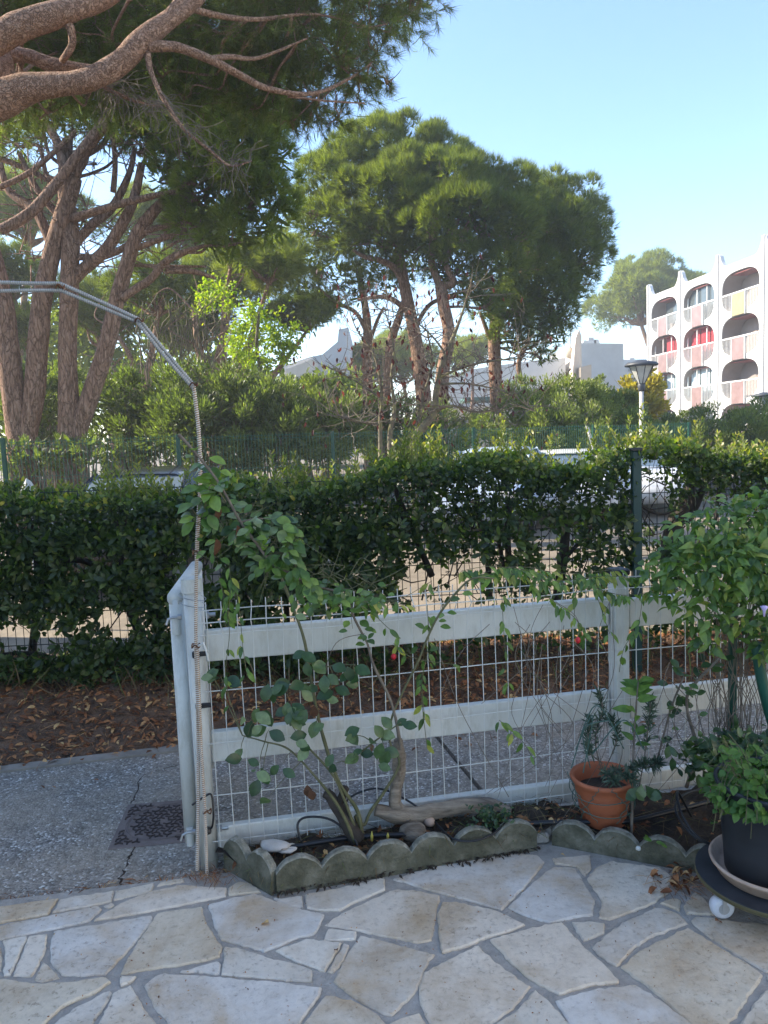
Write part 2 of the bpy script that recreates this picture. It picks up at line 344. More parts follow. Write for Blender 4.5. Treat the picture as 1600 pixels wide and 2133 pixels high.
# ------------------------------------------------------------------ scattering
def rot_to(d, rng, up=None):
    """(N,3) directions -> (N,3,3) frames: columns side, dir, normal"""
    d = d/np.linalg.norm(d, axis=1, keepdims=True)
    r = rng.normal(size=d.shape) if up is None else np.asarray(up) + rng.normal(size=d.shape)*.35
    n = r - d*np.sum(r*d, 1, keepdims=True); n /= np.linalg.norm(n, axis=1, keepdims=True)+1e-9
    s = np.cross(d, n)
    return np.stack([s, d, n], axis=2)
def leaf_tpl(L=1, W=.5, seg=4, fold=.25, curl=.3, tip=1.0, wide=.45):
    """leaf along +Y, normal +Z: folded halves, curled tip"""
    V = []; F = []
    for i in range(seg+1):
        t = i/seg; w = W/2*(math.sin(PI*min(1, t**(math.log(.5)/math.log(wide))))**.8 if 0 < t < 1 else (0.04 if t == 0 else .02))
        y = L*t*(1-.12*curl*t); z = -curl*L*t*t*.6
        V += [(-w, y, z+fold*w), (0, y, z), (w, y, z+fold*w)]
    for i in range(seg):
        a = i*3; F += [(a, a+1, a+4, a+3), (a+1, a+2, a+5, a+4)]
    return np.array(V), np.array(F)
def scatter(tpl, pos, R, sc, var, rs=None):
    TV, TF = tpl; n = len(pos); k = len(TV)
    V = np.einsum('nij,kj->nki', R, TV)*np.asarray(sc).reshape(-1, 1, 1) + pos[:, None, :]
    F = (TF[None] + (np.arange(n)*k)[:, None, None]).reshape(-1, TF.shape[1])
    return V.reshape(-1, 3), F, np.repeat(var, k)
def cloud_obj(name, parts, mat_, parent=None, kind='stuff', smooth=True):
    Vs = []; Fs = []; vs = []; n = 0
    for V, F, v in parts:
        Vs.append(V); Fs.append(F+n); vs.append(v); n += len(V)
    V = np.concatenate(Vs); off = wo(parent) if parent is not None else Vector((0, 0, 0))
    me = mesh_np(name, V-np.array(off), np.concatenate(Fs), smooth, np.concatenate(vs))
    return link(name, me, mat_, parent, off, kind)
HEXV = np.array([[0, 0, 0], [.36, .30, .06], [-.36, .30, .06], [.42, .68, .05], [-.42, .68, .05], [0, 1, -.08]]); HEXF = np.array([[0, 1, 2], [2, 1, 3], [2, 3, 4], [4, 3, 5]])
def hexleaf(w=.5): return HEXV*np.array([w, 1, 1]), HEXF
def mass(root, blobs, per, L, W_, m, v=.2, name='inner_foliage', r0=.1, r1=.78, flat=.85):  # inner leaves take darker tones, putting interior shade into their colour
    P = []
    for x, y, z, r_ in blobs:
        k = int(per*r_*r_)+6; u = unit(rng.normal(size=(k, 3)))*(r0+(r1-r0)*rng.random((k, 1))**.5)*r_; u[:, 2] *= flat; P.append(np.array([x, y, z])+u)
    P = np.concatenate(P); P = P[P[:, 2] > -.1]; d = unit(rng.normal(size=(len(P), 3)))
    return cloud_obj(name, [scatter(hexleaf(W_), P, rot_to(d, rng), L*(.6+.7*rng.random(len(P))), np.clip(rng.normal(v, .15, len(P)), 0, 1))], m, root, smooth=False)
def unit(v): return v/(np.linalg.norm(v, axis=-1, keepdims=True)+1e-9)
def needles(P, Dr, L, W_, K, spread, rng, varr):
    """tufts of K needles (single thin triangles) at P along Dr"""
    n = len(P); d = unit(Dr)[:, None, :] + rng.normal(size=(n, K, 3))*spread; d = unit(d)
    r = unit(np.cross(d, rng.normal(size=(n, K, 3))))
    l = (L*(.7+.6*rng.random((n, K, 1))))
    b = P[:, None, :] + d*l*.05; w = r*W_*.5
    V = np.stack([b-w, b+w, b+d*l], axis=2).reshape(-1, 3)
    F = np.arange(n*K*3).reshape(-1, 3)
    return V, F, np.repeat(np.clip(varr[:, None]+rng.normal(size=(n, K))*.12, 0, 1).ravel(), 3)
def fib(n):
    i = np.arange(n)+.5; ph = np.arccos(1-2*i/n); th = PI*(1+5**.5)*i
    return np.stack([np.cos(th)*np.sin(ph), np.sin(th)*np.sin(ph), np.cos(ph)], 1)
def crown_pts(blobs, dens, rng, sub=.36, nsub=26, flat=.85, under=.35):
    """blobs list (x,y,z,r) -> tuft points, directions: clumps sitting on each blob's shell"""
    B = np.array(blobs); P = []; Dd = []
    for bi, (x, y, z, r) in enumerate(B):
        c = np.array([x, y, z]); ns = max(8, int(nsub*min(1.3, r)**1.2)); u = unit(fib(ns)+rng.normal(size=(ns, 3))*.22)
        for q in u:
            if q[2] < -.25 and rng.random() > under: continue
            sr = r*sub*(.75+.5*rng.random()); sc = c + q*np.array([1, 1, flat])*r*(.80+.22*rng.random())
            m = max(4, int(dens*4*PI*sr*sr*.75)); v = unit(rng.normal(size=(m, 3)) + q*.75 + np.array([0, 0, .45]))
            p = sc + v*sr*(1-np.abs(rng.normal(size=(m, 1)))*.22)
            P.append(p); Dd.append(unit(v*.8+np.array([0, 0, .45])+q*.3))
    P = np.concatenate(P); Dd = np.concatenate(Dd); keep = np.ones(len(P), bool)
    for x, y, z, r in B:
        dd = P - np.array([x, y, z]); dd[:, 2] /= flat; keep &= (np.linalg.norm(dd, axis=1) > r*.62)
    return P[keep], Dd[keep]
def branch_pts(a, b, rng, k=7, wob=.12, sag=0.0):
    a = np.array(a); b = np.array(b); L = np.linalg.norm(b-a); Q = [a]
    for i in range(1, 4):
        t = i/4; Q.append(a*(1-t)+b*t + rng.normal(size=3)*wob*L*.5 + np.array([0, 0, sag*L*math.sin(PI*t)]))
    Q.append(b); return [Vector(q) for q in spline(Q, k)]
def knobbly(amp=.08, f=1.3, seed=0):
    r = random.Random(seed); ph = [r.random()*6 for _ in range(4)]
    return lambda i, k, a: 1 + amp*(math.sin(a*2+ph[0]+i*.35*f) + .7*math.sin(a*3+ph[1]-i*.9*f)+.5*math.sin(i*1.7*f+ph[2]))*.6
#------------------------------------------------------------------ ground and setting
def terrain():
    # one sheet to the horizon, dropped 13 cm beyond the hedge
    xs = np.concatenate([[-900, -200, -60], np.linspace(-25, 30, 56), [60, 200, 900]])
    ys = np.concatenate([[-300, -30], np.linspace(-4, 30, 69), [45, 80, 200, 1500]])
    X, Y = np.meshgrid(xs, ys); Z = -.16+.02*np.sin(X*1.3+Y*.7)*np.cos(Y*1.1)
    n = len(xs); F = [(j*n+i, j*n+i+1, (j+1)*n+i+1, (j+1)*n+i) for j in range(len(ys)-1) for i in range(n-1)]
    tag(link('ground', mesh_np('ground', np.stack([X, Y, Z], 2).reshape(-1, 3), F, True), MT['sand']), kind='structure')
terrain()
b = MB(); b.box((14, 20.5, -.13), (44, 5.0, .05)); tag(b.build('road', MT['asphalt']), kind='structure')
# terrace: mortar bed with flagstones as parts
edgeL, edgeR = G(0, 1872), G(478, 1814)
dirE = (edgeR-edgeL).normalized(); eA = edgeL-dirE*2.2; eB = edgeR
tp = [eA, eB, Vector((-.62, 2.70, 0)), Vector((1.0, 3.25, 0)), Vector((3.4, 3.7, 0)), Vector((3.4, -1.4, 0)), Vector((-3.4, -1.4, 0))]
b = MB(); b.prism([Vector((p.x, p.y, 0)) for p in tp][::-1], (0, 0, -.22), (0, 0, -.006))
terrace = tag(b.build('terrace', MT['mortar']), kind='structure')
A4 = [
 [(-60,225),(245,183),(200,248),(-60,295)], [(252,182),(475,148),(465,195),(215,243)], [(480,148),(640,114),(632,150),(472,190)],
 [(-60,304),(410,210),(425,225),(375,275),(200,312),(-60,365)], [(430,212),(465,198),(480,208),(450,222)],
 [(388,274),(430,245),(500,203),(640,150),(760,124),(945,137),(943,172),(780,204),(620,236),(480,262)], [(652,130),(664,113),(760,96),(768,110)],
 [(950,138),(1000,108),(1050,122),(1088,155),(952,168)],
 [(868,207),(950,186),(1060,160),(1110,177),(1180,202),(1280,230),(1352,247),(1335,290),(1310,330),(1230,350),(1100,403),(1000,372),(920,354),(890,290)],
 [(1137,180),(1260,170),(1265,220),(1180,205)], [(1269,166),(1450,130),(1600,95),(1606,145),(1480,198),(1415,233),(1340,232),(1276,224)],
 [(1350,290),(1420,242),(1600,157),(1640,142),(1720,142),(1832,166),(1816,260),(1800,355),(1740,366),(1610,340),(1480,313)],
 [(1367,306),(1485,317),(1482,352),(1346,357)], [(1146,400),(1200,378),(1275,349),(1425,365),(1385,440),(1355,485),(1230,443)],
 [(1432,366),(1455,373),(1435,440),(1390,491),(1362,486)], [(935,382),(990,385),(1110,425),(1250,457),(1300,477),(1302,530),(1150,518),(920,500),(932,440)],
 [(747,487),(830,462),(905,439),(922,452),(915,496)], [(500,495),(530,430),(560,385),(655,240),(740,228),(840,213),(862,290),(928,385),(918,424),(820,448),(700,466)],
 [(222,318),(430,284),(630,249),(635,275),(600,320),(545,385),(440,497),(350,504),(255,500),(215,450),(208,390)],
 [(10,356),(113,337),(80,420),(45,502),(15,505),(22,400)], [(120,336),(197,326),(188,400),(165,455),(130,506),(52,505),(85,430)],
 [(180,442),(222,480),(250,511),(175,528),(142,518)],
 [(-90,522),(10,516),(150,535),(300,528),(440,509),(463,528),(400,573),(320,605),(250,640),(180,708),(150,790),(-90,790)],
 [(500,503),(570,506),(545,531),(502,547)], [(478,568),(545,541),(600,640),(655,706),(690,790),(370,790),(410,700)],
 [(458,562),(468,572),(430,635),(385,706),(340,790),(180,790),(225,700),(300,640),(400,586)],
 [(600,542),(650,500),(690,492),(900,506),(1170,531),(1342,553),(1330,590),(1250,706),(1190,800),(720,800),(700,700),(640,630)],
 [(1500,332),(1600,357),(1813,412),(1766,478),(1742,558),(1698,610),(1632,670),(1600,664),(1530,625),(1470,590),(1387,525),(1430,440)],
 [(1357,582),(1480,612),(1560,655),(1620,712),(1650,800),(1215,800),(1265,700)], [(-80,384),(3,382),(8,480),(-80,500)]]
B4 = [
 [(35,100),(180,55),(330,12),(500,-12),(640,0),(670,30),(600,118),(490,230),(400,205),(240,160),(120,125)],
 [(515,218),(600,132),(655,85),(710,47),(795,53),(830,110),(878,187),(872,250),(790,260),(690,283),(600,256)],
 [(845,98),(880,55),(940,26),(1150,52),(1200,92),(1185,158),(1100,213),(940,270),(892,260),(908,190)],
 [(700,14),(860,0),(865,55),(838,86),(800,48),(712,38)],
 [(240,196),(300,195),(470,232),(590,290),(520,320),(430,345),(330,385),(242,410),(228,330),(222,260)],
 [(440,352),(600,308),(740,280),(830,380),(920,460),(980,522),(975,534),(880,540),(730,582),(610,518),(520,440)],
 [(780,279),(850,276),(920,283),(920,325),(832,357)], [(866,386),(930,325),(1000,277),(1140,216),(1230,242),(1268,285),(1180,315),(1100,348),(1030,400),(970,464),(890,415)],
 [(1148,200),(1200,180),(1240,190),(1232,234)],
 [(984,465),(1040,415),(1110,372),(1190,335),(1265,302),(1330,337),(1480,432),(1580,500),(1540,560),(1440,706),(1390,790),(1370,790),(1150,588),(1070,525)],
 [(1278,272),(1300,252),(1700,300),(1700,470),(1592,488),(1480,420),(1340,330)], [(1247,212),(1300,150),(1400,250),(1262,246)],
 [(166,486),(280,430),(395,376),(450,432),(530,490),(613,546),(540,640),(450,698),(390,790),(230,790),(190,700),(148,615),(145,560)],
 [(712,605),(850,566),(960,548),(1050,542),(1150,602),(1285,706),(1340,790),(820,790),(760,680)],
 [(630,560),(700,622),(776,706),(805,790),(400,790),(470,700),(560,640)], [(22,700),(85,672),(150,656),(178,710),(190,790),(-10,790)],
 [(1592,562),(1700,560),(1700,790),(1430,790),(1510,660)], [(1594,500),(1700,490),(1700,545),(1604,530)]]
polys = [[(u/2, 1780+v/2) for u, v in p] for p in A4] + [[(800+u/2, 1780+v/2) for u, v in p] for p in B4]
def cproj(P):
    v = Vector(P)-Vector((0, 0, CAMH)); z = v.dot(fw)
    return (800+FPX*v.dot(RT)/z, 1066.5-FPX*v.dot(UP)/z) if z > .1 else (9e9, 9e9)
world_polys = [[G(x, y) for x, y in p] for p in polys]
gx, gy = .36, .33
for i in range(-10, 10):
    for j in range(-5, 9):
        q = [Vector((i*gx+random.uniform(-.09, .09)+(j % 2)*.2+a, j*gy+random.uniform(-.08, .08)+c, 0)) for a, c in ((.02, .02), (gx-.02, .02), (gx-.02, gy-.02), (.02, gy-.02))]
        ok = all(-3.3 < p.x < 3.3 and -1.35 < p.y for p in q) and all((eB-eA).cross(p-eA).z < -.05 for p in q)
        for p in q+[(q[0]+q[2])/2]:
            X_, Y_ = cproj(p)
            if -45 < X_ < 1650 and Y_ < 2180: ok = False
        if ok and q[1].x > .3 and (q[2].y > 2.62 or (q[0].x < 1.25 and q[2].y > 2.4)): ok = False
        if ok: world_polys.append(q)
def flagstone(P):
    n = len(P); Q = []
    for i in range(n):
        a, c = P[i], P[(i+1) % n]; m = max(2, int((c-a).length/.014)); 
        for k in range(m):
            t = k/m; p = a.lerp(c, t); s_ = .0019 if k else .0
            # ease the corners a little so they are not knife sharp
            Q.append(p + Vector((random.gauss(0, s_), random.gauss(0, s_), 0)))
    Q = [(Q[i-1]+Q[i]*14+Q[(i+1) % len(Q)])/16 for i in range(len(Q))]
    c = sum(Q, Vector())/len(Q); area = sum(Q[i].x*Q[(i+1) % len(Q)].y-Q[(i+1) % len(Q)].x*Q[i].y for i in range(len(Q)))
    if area < 0: Q = Q[::-1]
    m = len(Q); dz = random.uniform(-.002, .002); V = []; tl = Vector((random.uniform(-.006, .006), random.uniform(-.006, .006), 0))
    for ins, z in ((0, -.02), (0, -.0035+dz), (.0045, dz+.0005)):
        for k in range(m):
            t = (Q[(k+1) % m]-Q[k-1]).normalized(); nn = Vector((-t.y, t.x, 0)); V.append(Q[k]+nn*(ins*random.uniform(.5, 1.6))+Vector((0, 0, z+(tl.dot(Q[k]-c) if z > -.01 else 0))))
    F = [(r*m+k, r*m+(k+1) % m, (r+1)*m+(k+1) % m, (r+1)*m+k) for r in range(2) for k in range(m)] + [tuple(range(2*m, 3*m))]
    b = MB(); b.add(V, F); b.build('flagstone', MT['flag'], terrace)
for P in world_polys: flagstone(P)
# concrete path: slabs with joints
pf = [G(0, 1612, -.02), G(385, 1566, -.02), G(1000, 1512, -.02), G(1560, 1448, -.02)]
f0 = pf[0]+(pf[0]-pf[1]).normalized()*2.5; f1 = pf[3]+(pf[3]-pf[2]).normalized()*2.5
nl = [eA, eB, Vector((-.62, 2.72, 0)), Vector((1.0, 3.06, 0)), Vector((1.7, 3.2, 0)), Vector((4.2, 3.66, 0))]
path = thing('path', None, None); path['kind'] = 'structure'
def slab(P, name='path_slab'):
    b = MB(); P = [Vector((p.x, p.y, 0)) for p in P]
    ar = sum(P[i].x*P[(i+1) % len(P)].y-P[(i+1) % len(P)].x*P[i].y for i in range(len(P)))
    if ar < 0: P = P[::-1]
    b.prism(P, (0, 0, -.2), (0, 0, -.018)); return b.build(name, MT['agg'], path)
jt0, jt1 = G(918, 1545, -.02), G(1005, 1650, -.02)
jd = (jt0-jt1).normalized(); jn = Vector((-jd.y, jd.x, 0))*.011
ja = pf[1].lerp(pf[2], .83)-Vector((0, .0, 0)); jb = jt1-jd*.12
def on(p, q, s, t):   # intersection of the lines p-q and s-t in plan
    d1 = q-p; d2 = t-s; k = ((s.x-p.x)*d2.y-(s.y-p.y)*d2.x)/(d1.x*d2.y-d1.y*d2.x); return p+d1*k
farj = on(pf[1], pf[2], jt0, jt1); nearj = on(nl[2], nl[3], jt0, jt1)
slab([f0, pf[0], pf[1], farj-jn*-1, nearj-jn*-1, nl[2], nl[1], nl[0]])
slab([farj-jn, pf[2], pf[3], f1, nl[5], nl[4], nl[3], nearj-jn])
kb = MB(); 
for a, c in ((f0, pf[0]), (pf[0], pf[1]), (pf[1], pf[2]), (pf[2], pf[3]), (pf[3], f1)):
    n_ = Vector((-(c-a).y, (c-a).x, 0)).normalized(); a_, c_ = Vector((a.x, a.y, 0))+n_*.006, Vector((c.x, c.y, 0))+n_*.006
    kb.prism([a_, c_, c_+n_*.075, a_+n_*.075], (0, 0, -.2), (0, 0, -.010))
tag(kb.build('kerb', MT['kerb']), kind='structure')
# bank of soil between the path and the hedge
ctrl = [(-9, pf[0].y-1.6), (f0.x, f0.y), (pf[0].x, pf[0].y), (pf[1].x, pf[1].y), (pf[2].x, pf[2].y), (pf[3].x, pf[3].y), (f1.x, f1.y), (9, f1.y+1.2)]
def pathfar(x): return float(np.interp(x, [c[0] for c in ctrl], [c[1] for c in ctrl])) + .08
def hn(x, y): return .014*math.sin(x*9+y*5)+.010*math.sin(x*23-y*17)+.012*math.sin(x*4.1+1)*math.cos(y*7)
def bankz(x, y):
    t = (y-pathfar(x))
    if t < 0: return -.03
    if y < 5.05: return -.012+.17*min(1, t/.85)**1.1+hn(x, y)*min(1, t*4)
    return max(-.17, .155-(y-5.05)*.33+hn(x, y))
xs = np.linspace(-7, 7.5, 170); V = []; nx = len(xs); ny = 34
for j in range(ny):
    for x in xs:
        y0 = pathfar(x)-.02; y = y0+(6.15-y0)*j/(ny-1); V.append((x, y, bankz(x, y)))
F = [(j*nx+i, j*nx+i+1, (j+1)*nx+i+1, (j+1)*nx+i) for j in range(ny-1) for i in range(nx-1)]
tag(link('bank', mesh_np('bank', V, F, True), MT['litter']), kind='structure')
# leaf litter
def litter(name, n, region, mat_, L, tplk, label=None, lift=.006, flatness=.35):
    pos = []; 
    while len(pos) < n:
        p = region()
        if p is not None: pos.append(p)
    pos = np.array(pos); pos[:, 2] += lift
    a = rng.random(n)*2*PI; d = np.stack([np.cos(a), np.sin(a), rng.normal(size=n)*flatness], 1)
    R = rot_to(d, rng, up=(0, 0, 1)); sc = L*(.5+rng.random(n)*.9)
    o = cloud_obj(name, [scatter(tplk, pos, R, sc, rng.random(n))], mat_, kind='stuff')
    return o
def rbank():
    x = random.uniform(-3.2, 4.0); y = random.uniform(pathfar(x)-.04 if random.random() < .9 else pathfar(x)-.35, 5.7)
    if y < pathfar(x) and random.random() < .7: return None
    return (x, y, max(bankz(x, y), -.012))
litter('leaf_litter', 12500, rbank, MT['dryleaf'], .046, (HEXV*np.array([.42, 1, 1.6])+np.array([0, 0, 0]), HEXF))
litter('pine_needle_litter', 9000, rbank, MT['dryleaf'], .10, hexleaf(.032), lift=.01, flatness=.25)
def grasstufts(name, n, region, L, mat_, spread=.6, W_=.05):
    pos = []
    while len(pos) < n:
        p = region()
        if p is not None: pos.append(p)
    pos = np.array(pos); d = unit(np.array([0, 0, 1])+rng.normal(size=(n, 3))*spread); d[:, 2] = np.abs(d[:, 2])
    cloud_obj(name, [scatter(leaf_tpl(1, W_, 3, .4, .9), pos, rot_to(d, rng), L*(.4+rng.random(n)), rng.random(n))], mat_)
def rdry():
    x = random.uniform(-3.2, .2) if random.random() < .7 else random.uniform(.2, 4); t = abs(random.gauss(0, .16)); y = 4.62+random.gauss(0, .14)+max(0, x)*.04
    return (x, y, bankz(x, y)-.01)
grasstufts('dry_grass', 3200, rdry, .17, MT['drygrass'], .8, .035)
def rgreen():
    x = random.uniform(-3.5, 2.6); y = random.uniform(5.15, 6.1); return (x, y, bankz(x, y)-.01)
MT['grass'] = leafmat('green_grass', [(0, (.05, .09, .02)), (1, (.14, .20, .05))], .6, .35, (.4, .45, .1), .3)
grasstufts('green_grass', 3000, rgreen, .08, MT['grass'], .5, .07)

# ------------------------------------------------------------------ manhole cover
mc = [G(250, 1758, -.018), G(287, 1681, -.018), G(425, 1672, -.018), G(417, 1738, -.018)]
cen = (mc[0]+mc[2])/2; ax = ((mc[3]-mc[0])+(mc[2]-mc[1])).normalized(); ay = Vector((-ax.y, ax.x, 0))
mh = thing('manhole_cover', 'square rusty cast iron manhole cover with round lid set in the grey path', 'manhole cover', (cen.x, cen.y, -.018))
hw = .185; b = MB(); Rm = Matrix((ax, ay, Vector((0, 0, 1)))).transposed()
b.box((cen.x, cen.y, -.0175), (2*hw, 2*hw, .008), bev=.002, M=Rm); b.build('frame', MT['iron'], mh)
b = MB()
def tread(lx, ly, a, inside):
    for q in (a, a+2.1, a-2.1):
        e = Vector((lx+math.cos(q)*.017, ly+math.sin(q)*.017, 0)); m_ = Vector((lx+math.cos(q)*.008, ly+math.sin(q)*.008, 0))
        if max(abs(e.x), abs(e.y)) > hw-.006: continue
        R2 = Rm @ Matrix.Rotation(q, 3, 'Z'); c = Rm @ m_ + Vector((cen.x, cen.y, 0))
        b.box((c.x, c.y, -.0115), (.020, .005, .005), M=R2)
for i in range(-6, 7):
    for j in range(-6, 7):
        lx, ly = i*.033+(j % 2)*.016, j*.03; r_ = math.hypot(lx, ly)
        if max(abs(lx), abs(ly)) < hw-.012 and abs(r_-.150) > .018 and r_ > .02: tread(lx, ly, 0.5 if (i+j) % 2 else 3.64, 1)
b.build('tread_pattern', MT['irondark'], mh, kind='stuff')
b = MB()
for rr in (.146, .154): b.tube([Vector((cen.x, cen.y, -.0125))+Rm@Vector((math.cos(t)*rr, math.sin(t)*rr, 0)) for t in np.linspace(0, 2*PI, 60)], .002, 5)
b.build('lid_rim', MT['iron'], mh); b = MB(); b.lathe((cen.x+.02, cen.y+.01, -.0135), [(.0001, 0), (.007, .001), (.008, .0)], 12); b.build('lifting_hole', MT['blackplastic'], mh)
# cracks in the path filled with dark debris
def crackline(pts, r=.005):
    b = MB(); P = [G(x, y, -.018) for x, y in pts]; q = spline([tuple(p) for p in P], 5)
    b.tube([Vector(p)+Vector((random.gauss(0, .004), random.gauss(0, .004), -.001)) for p in q], [r*random.uniform(.3, 1.2) for _ in q], 5)
    tag(b.build('crack', MT['soil'], path), kind=None)
crackline([(280, 1765), (270, 1785), (262, 1805), (252, 1830), (248, 1842)]); crackline([(385, 1590), (300, 1615), (285, 1650), (270, 1675)], .003)
# ------------------------------------------------------------------ white fence
F0 = G(436, 1793); F0.z = 0; F1 = Vector((.925, 3.03, 0)); fd = (F1-F0).normalized(); fn = Vector((fd.y, -fd.x, 0))
FR = Matrix((fd, -fn, Vector((0, 0, 1)))).transposed()
fence = thing('white_garden_fence', 'low white plastic fence with three wide horizontal boards behind white wire mesh', 'fence', F0)
def fpt(s, o=0.0, z=0.0): return F0+fd*s+fn*o+Vector((0, 0, z))
L1 = (F1-F0).length
for (s0, s1) in ((.034, L1-.043), (L1+.045, L1+1.95)):
    for z0, z1 in ((.040, .128), (.378, .492), (.757, .872)):
        b = MB(); c = fpt((s0+s1)/2, -.012, (z0+z1)/2)
        dz = -.045 if s0 > 1 and z0 > .1 else 0
        b.box(c+Vector((0, 0, dz*.3)), (s1-s0, .034, z1-z0), bev=.004, M=FR); b.build('board', MT['pvc'], fence)
# gate post: round-edged tube, with cap and hinge bolts
def squircle_tube(b, c, w, d, z0, z1, p=4, n=24, grow=0):
    V = []; 
    for z in (z0, z1):
        for k in range(n):
            a = 2*PI*k/n; ca, sa = math.cos(a), math.sin(a); x = abs(ca)**(2/p)*math.copysign(1, ca)*w/2; y = abs(sa)**(2/p)*math.copysign(1, sa)*d/2
            V.append(FR@Vector((x, y, 0))+c+Vector((0, 0, z)))
    b.add(V, [tuple(range(n-1, -1, -1)), tuple(range(n, 2*n))]+[(k, (k+1) % n, n+(k+1) % n, n+k) for k in range(n)])
pc = F0+fd*.0
p1 = thing('gate_post', 'white plastic gate post with a round cap and grey hinge bolts beside the open gate', 'post', pc)
b = MB(); squircle_tube(b, pc, .062, .078, -.02, 1.03, 3); b.build('shaft', MT['pvc'], p1, True)
b = MB(); squircle_tube(b, pc, .074, .086, 1.02, 1.07, 3); b.build('cap', MT['pvc'], p1, False)
for z in (.93, .12):
    b = MB(); q = pc-fd*.042+Vector((0, 0, z)); b.tube([q, q-fd*.014], .010, 6); b.tube([q-fd*.012, q-fd*.03, q-fd*.046+Vector((0, -.006, -.004)), q-fd*.052+Vector((0, -.010, -.024))], .005, 8); b.build('hinge_bolt', MT['steel'], p1); b = MB()
    q2 = pc+fd*.042+Vector((0, 0, z)); b.tube([q2, q2+fd*.012], .014, 6); b.tube([q2+fd*.012, q2+fd*.035], .008, 8); b.build('bolt_nut', MT['steel'], p1)
for z in (.80, .61):
    b = MB(); q = pc+fn*.045+fd*.02+Vector((0, 0, z)); b.box(q, (.05, .014, .016), bev=.002, M=FR); b.lathe(q+fn*.004-fd*.02+Vector((0, 0, -.011)), [(.010, 0), (.011, .004), (.011, .018), (.010, .022)], 10, cap1=True); b.build('mesh_clamp', MT['blackplastic'], p1)
b = MB(); q = pc+fn*.046; pts = [q+fd*-.045+Vector((0, 0, .245)), q+fd*.0+Vector((0, 0, .27)), q+fd*.025+Vector((0, 0, .275)), q+fd*.03+fn*.02+Vector((0, 0, .22)), q+fd*.022+fn*.01+Vector((0, 0, .16)), q+fd*.005+fn*.004+Vector((0, 0, .145))]
b.tube([Vector(v) for v in spline([tuple(p) for p in pts], 4)], .004, 6); b.lathe(pts[-1]+Vector((0, 0, -.012)), [(.012, 0), (.014, .008), (.010, .02)], 10, cap1=True); b.build('cable_tie', MT['cable'], p1)
b = MB()
for z in (1.0, .975): b.tube([pc+Vector((math.cos(t)*.0475, math.sin(t)*.0475, z-.012*math.cos(t*1.0))) for t in np.linspace(0, 2*PI, 20)], .0012, 4)
b.build('binding_wire', MT['steel'], p1)
pm = F1.copy()
p2 = thing('fence_post', 'square white fence post behind the terracotta pot and climbing vines', 'post', pm)
b = MB(); b.box(pm+Vector((0, 0, .47)), (.062, .066, .98), bev=.005, M=FR); b.build('shaft', MT['pvc'], p2)
b = MB(); b.box(pm+Vector((0, 0, .975)), (.07, .074, .025), bev=.005, M=FR); b.build('cap', MT['blackplastic'], p2)
# wire mesh panel
pan = thing('wire_mesh_panel', 'white welded wire mesh panel with pale thin wires in front of the white boards', 'wire mesh', fpt(.04, .04))
wl = 3.35; rows = [.095, .27, .465, .66, .865, .915, .955]; kink = {.915: .022}
ph = [random.uniform(-.002, .002) for _ in range(80)]
for z in rows:
    b = MB(); pts = [fpt(.02+wl*i/16, .045+kink.get(z, 0), z-.0035*math.sin(i*.7)+(.004*math.sin(i*1.9) if z > .8 else 0)) for i in range(17)]
    b.tube(pts, .0021, 5); b.build('horizontal_wire', MT['wirewhite'], pan)
for i in range(int(wl/.0535)):
    s = .045+i*.0535+ph[i]; b = MB(); o = .049; lean = random.gauss(0, .0035); e = .985+random.uniform(-.004, .004)
    b.tube([fpt(s, o, .075), fpt(s+lean, o, .5), fpt(s, o, .865), fpt(s+random.gauss(0, .006), o+.022, .915), fpt(s, o, .955), fpt(s, o, e)], .0019, 5, cap=True); b.build('vertical_wire', MT['wirewhite'], pan)
# gate leaf, standing open and pointing away
g0 = Vector((-.772, 2.755, 0)); g1 = Vector((-.862, 3.46, 0)); gd = (g1-g0).normalized(); gn = Vector((gd.y, -gd.x, 0)); GR = Matrix((gd, -gn, Vector((0, 0, 1)))).transposed(); gl = (g1-g0).length
gate = thing('garden_gate', 'narrow white plastic gate leaf standing open and seen edge on', 'gate', g0)
def rbar(p, q, w, t):     # rounded bar: outline rounded like a cushion
    b = MB(); d = (q-p).normalized(); sd = gn; up = d.cross(sd).normalized(); n = 20; V = []
    for e in (p, q):
        for k in range(n):
            a = 2*PI*k/n; ca, sa = math.cos(a), math.sin(a); V.append(e+sd*(abs(ca)**.75*math.copysign(t/2, ca))+up*(abs(sa)**.75*math.copysign(w/2, sa)))
    b.add(V, [tuple(range(n-1, -1, -1)), tuple(range(n, 2*n))]+[(k, (k+1) % n, n+(k+1) % n, n+k) for k in range(n)]); return b
rbar(g0+gd*.028+Vector((0, 0, .055)), g0+gd*.028+Vector((0, 0, .985)), .06, .052).build('stile', MT['pvc'], gate, True)
rbar(g1+gd*-.028+Vector((0, 0, .055)), g1+gd*-.028+Vector((0, 0, .985)), .06, .052).build('stile', MT['pvc'], gate, True)
rbar(g0+gd*-.001+Vector((0, 0, .992)), g1+Vector((0, 0, .992)), .05, .055).build('top_rail', MT['pvc'], gate, True)
rbar(g0+gd*.05+Vector((0, 0, .12)), g1-gd*.05+Vector((0, 0, .12)), .08, .05).build('bottom_rail', MT['pvc'], gate, True)
for i in range(9):
    b = MB(); c = g0+gd*(.095+i*(gl-.19)/8)+Vector((0, 0, .55)); b.box(c, (.062, .03, .80), bev=.003, M=GR); b.build('slat', MT['pvc'], gate)
for z in (.895, .09):
    b = MB(); c = g0+gn*.0+gd*-.012+Vector((0, 0, z)); b.tube([c-Vector((0, 0, .035)), c+Vector((0, 0, .03))], .014, 12); b.build('hinge_sleeve', MT['pvc'], gate, False)
